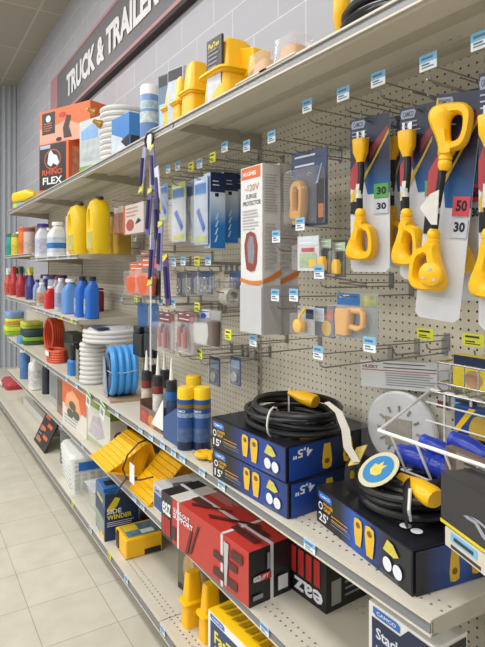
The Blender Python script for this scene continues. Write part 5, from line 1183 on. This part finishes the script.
pack(113.5, 123, 206, 234, 1.08, 'small orange pack between the yellow jugs and the white picture box', mat('#b9603c', .4, vary=.3, scale=30), name='hitch_lock_pack', cat='hardware pack', header=mat('#d8d0c8', .4), d=.03)
# clip strip hanging off the top shelf with narrow purple and yellow packs
p = at(150, 133, .878)
t = thing('clip_strip', 'clip strip hung from the top shelf lip on a white wire with a black ring', 'clip strip', p)
ln = 1.0
MB().box(-.008, .008, -.001, .001, -ln, .0).build('strip', clear(.35), t, smooth=0)
MB().tube([(-.03, 0, -.06), (-.03, -.0, .01), (.02, .0, .012), (.12, .01, .01)], .003, 6).build('hanger_wire', mat('#cfcfc8', .4), t)
MB().tube([(-.0+.045*math.cos(a), -.006, -.03+.03*math.sin(a)) for a in [i*math.pi/9 for i in range(18)]], .0045, 6, closed=True).build('ring', BLACK, t)
MB().box(-.012, .03, -.01, -.008, -.07, -.01).build('paper_tag', WHITE, t, smooth=0)
PUR = mat('#3a3468', .35, vary=.2, scale=30); 
for i, (x, y, ang, c2) in enumerate(((143, 170, 12, '#9a9abf'), (153, 168, -6, '#7672a8'), (158, 190, -10, '#d2d2de'), (149, 212, 9, '#5d5790'), (157, 222, -4, '#2f2b58'), (160, 246, 5, '#8a86b4'), (152, 262, 10, '#6a6599'), (167, 280, -9, '#46387c'))):
    q = at(x, y, .865-.004*i)
    where_ = ['at the top left of the clip strip', 'at the top centre of the clip strip', 'at the top right of the clip strip', 'left of the middle of the clip strip', 'at the middle of the clip strip', 'below the middle of the clip strip', 'low on the left of the clip strip', 'lowest one, slanting away to the right of the clip strip'][i]
    tt = thing('pen_pack', 'narrow purple and yellow pack '+where_, 'pen pack', q, 0, 'narrow packs on the clip strip', (0, R(ang)))
    MB().box(-.02, .02, -.004, 0, -.095, .095).build('card', mat(c2, .35, vary=.25, scale=40), tt, smooth=0)
    MB().prism([(-.021, .07), (.021, .085), (.021, .095), (-.021, .095)] if i % 2 else [(-.034, -.105), (.020, -.085), (.020, -.055), (-.012, -.07)], -.006, -.004).build('yellow_flash', mat('#d8d24a', .4), tt, smooth=0)
    MB().tube([(.0, -.009, -.07), (.0, -.009, .05)], .007, 8).build('pen', PUR, tt)

# ------------------------------------------------------------- right side baskets and bags
# fan shroud bag with header card
Vd = 1.25; c = at(402, 429, Vd)
t = thing('vent_disc', 'large round white vent lid in a clear bag behind the white wire basket', 'vent lid', c, 12)
MB().lathe([(.113, 0), (.113, .012), (.106, .018), (.03, .02)], 40).xf(Matrix.Rotation(R(90), 4, 'X')).build('disc', mat('#dddede', .4, vary=.02), t)
b = MB()
for k in range(12):
    a = 2*math.pi*k/12; e = Vector((math.cos(a), 0, math.sin(a))); b.tube([Vector((0, -.021, 0))+e*.055, Vector((0, -.021, 0))+e*.072], .0035, 6)
b.build('slot_pattern', mat('#8d8a82', .5), t); MB().box(-.045, .04, -.0225, -.0195, -.05, .035).build('vent_opening', mat('#a79f8e', .5, vary=.2, scale=60), t, smooth=0)
MB().box(-.125, .13, -.028, -.026, -.13, .11).build('clear_bag', clear(.03), t, smooth=0)
q0, q1 = at(361, 362, Vd-.045), at(438, 352, Vd-.045); W = q0.y-q1.y
t = thing('header_card', 'white HUSKY header card with red rule above the round vent lid', 'header card', (Vd-.045, q0.y, at(358, 385, Vd-.045).z), 14, None, (0, R(-4)))
Hh = at(358, 362, Vd-.035).z-at(358, 388, Vd-.035).z
MB().box(0, W, 0, .002, 0, Hh).build('card', mat('#d3d4d3', .45), t, smooth=0)
P = Print(t, W, .002, Hh); P.text('front', 'HUSKY', .03, .7, .19, .12, mat('#8c3038', .4, vary=0)); P.rect('front', .02, .63, .98, .66, mat('#b04a50', .4, vary=0), 'rule'); P.lines('front', .28, .74, .88, .66, 2, INK); P.lines('front', .3, .12, .55, .6, 6, PGREY); P.done()
hook((q0.y+q1.y)/2, at(398, 352, Vd).z, Vd-.06, 'wire hook holding the white HUSKY header card')

# white wire basket
o = Vector((1.03, 1.0, 1.085))
t = thing('wire_basket', 'white wire basket holding blue tubes at the right edge', 'basket', o, 0)
Lb, Db = .56, .2
def W3(*pts, r=.0035, m=None): return [Vector(p) for p in pts]
b = MB(); b.tube([(0, 0, 0), (Lb, 0, 0), (Lb, Db, .08), (0, Db, .08)], .005, 8, closed=True); b.build('rim', mat('#efefed', .4), t)
b = MB(); b.tube([(.03, .05, -.10), (Lb-.02, .05, -.10), (Lb-.02, Db, -.10), (.03, Db, -.10)], .003, 6, closed=True)
for k in range(7):
    x = .04+.08*k; b.tube([(x, 0, 0), (x+.004, .05, -.10), (x+.004, Db, -.10), (x+.004, Db, .08)], .0034, 6)
for k in range(3): b.tube([(0, Db*.9, .05-.05*k), (Lb, Db*.9, .05-.05*k)], .0026, 6)
b.build('basket_wires', mat('#efefed', .4), t)
# blue tubes in the basket
BT = mat('#1d35a0', .3, vary=.04)
for i, (p0, dirv, ln, r0, lab) in enumerate(((at(424, 441, 1.15), (.0, -1, -.2), .28, .021, 'blue ribbed tube, left one sticking up from the white basket'), (at(453, 439, 1.17), (.0, -1, -.2), .26, .023, 'blue ribbed tube, right one sticking up from the white basket'), (at(401, 452, 1.115), (.0, -1, -.03), .24, .026, 'blue ribbed tube lying lowest at the front of the white basket'))):
    t = thing('blue_tube', lab, 'tube', p0, 0, 'blue ribbed tubes in the white basket')
    d = Vector(dirv).normalized(); dl = Vector((-d.y, d.x, d.z)); prof = []; n = 22
    path, rr = [], []
    for k in range(n+1):
        s = k/n; path.append(dl*(s*ln)); rr.append(r0*(1.0+.12*math.sin(k*2.6)) if 5 < k else r0*(.8+.3*min(1, k/3)) if k < 3 else r0*1.12)
    MB().tube(path, rr, 16).build('tube_body', BT, t)
    MB().tube([dl*-.006, dl*.012], [r0*.82, r0*.86], 16).build('end_cap', mat('#2b48bf', .35), t)
# white price card on the basket wires
p = at(466, 405, 1.25)
t = thing('price_card', 'cream price card with a blue field hung on the back wires of the white basket', 'price card', p, 6)
MB().box(-.055, .055, -.002, 0, -.026, .026).build('card', mat('#cfcab8', .45), t, smooth=0); MB().box(-.035, .035, -.003, -.002, -.004, .02).build('blue_field', TAGB, t, smooth=0)
MB().box(-.03, .03, -.0035, -.003, .004, .012).box(-.035, .0, -.003, -.002, -.018, -.010).build('lettering', INK, t, smooth=0)
# chrome rack with yellow package
o = at(437, 362, 1.12)
t = thing('wire_rack', 'small chrome wire rack above the cream price card', 'wire rack', o)
Lr = .34; dr = VW-1.125; b = MB()
for z in (0, -.05, -.075): b.tube([(0, 0, z), (Lr, 0, z), (Lr, dr, z), (0, dr, z)], .0028, 6, closed=True)
for k in range(10): b.tube([(k*Lr/9, 0, .0), (k*Lr/9, .0, -.06), (k*Lr/9, .02, -.075), (k*Lr/9, dr, -.075)], .0022, 6)
b.build('wires', CHROME, t)
t = thing('sunburst_pack', 'yellow package with a blue header standing in the chrome wire rack', 'package', o+Vector((.04, -.012, -.066)), 0)
MB().box(0, .2, 0, .03, 0, .085).build('pouch', mat('#d6c22c', .4, vary=.2, scale=20), t, smooth=0, bevel=.004); P = Print(t, .2, .03, .085); P.rect('front', .02, .72, .8, .99, NAVY, 'header_print'); P.ell('front', .3, .35, .12, .25, mat('#b08a6a', .4, vary=.4, scale=40), 'printed_picture'); P.rect('front', .5, .1, .75, .3, DARK, 'printed_picture'); P.done()
p = at(450, 451, 1.2)
r, P = mkbox(Vector((1.215, p.y, at(450, 451, 1.215).z)), .12, .03, .125, 4, 'plug_pack', 'blue and yellow package with a plug picture behind the white basket', 'package', mat('#27488c', .4)); P.poly('front', [(0, .5), (.35, .98), (.5, .98), (.05, .4)], YEL2, 'yellow_stripe')
P.ell('front', .6, .5, .26, .38, mat('#c9aa42', .4, vary=.15, scale=50), 'printed_plug'); P.rect('front', .4, .2, .8, .4, DARK, 'printed_plug'); P.done()
p = at(445, 372, 1.25)
r, P = mkbox(Vector((1.235, U_of(437, 1.235), at(440, 408, 1.235).z)), .035, .03, .10, 0, 'grey_pouch', 'narrow grey pouch with a reddish foot between header card and chrome rack', 'pouch', mat('#a9a9ae', .4)); P.rect('front', .0, .0, .98, .2, mat('#6a3430', .4), 'printed_foot'); P.done()
# dark kit package standing on the 25 foot box
A = Vector((.965, .76, .965)); 
r, P = mkbox(A, .34, .1, .105, -17, 'hose_kit_pack', 'dark package with a grey hose picture and yellow edge above the near box corner', 'package', mat('#333235', .4))
P.rect('front', 0, 0, 1, .07, mat('#d8c82c', .4, vary=0), 'yellow_edge'); 
P.poly('front', [(.22, .42), (.26, .47), (.34, .47), (.42, .3), (.6, .1), (.56, .08), (.38, .26), (.32, .41), (.26, .40)], mat('#9a9ba6', .4, vary=.1), 'printed_hose'); P.poly('front', [(.28, .5), (.36, .52), (.5, .46), (.48, .42)], mat('#9a9ba6', .4, vary=.1), 'printed_hose'); P.done()
MB().box(.02, .33, -.003, 0, -.040, -.002).build('label_holder', mat('#cfcab8', .45), r, smooth=0); MB().box(.04, .12, -.0042, -.003, -.022, -.005).build('price_field', TAGB, r, smooth=0); MB().box(.05, .11, -.0048, -.0042, -.018, -.011).box(.04, .13, -.0042, -.003, -.036, -.030).build('lettering', INK, r, smooth=0)

r, P = mkbox(Vector((1.05, .815, 1.01)), .3, .02, .085, -10, 'instruction_card', 'brown and grey printed card lying above the dark package at the right edge', 'card', mat('#6a584e', .45)); P.rect('front', .12, .04, .98, .96, mat('#8c8478', .45, vary=.05), 'print_field'); P.lines('front', .2, .12, .85, .7, 7, INK); P.done()
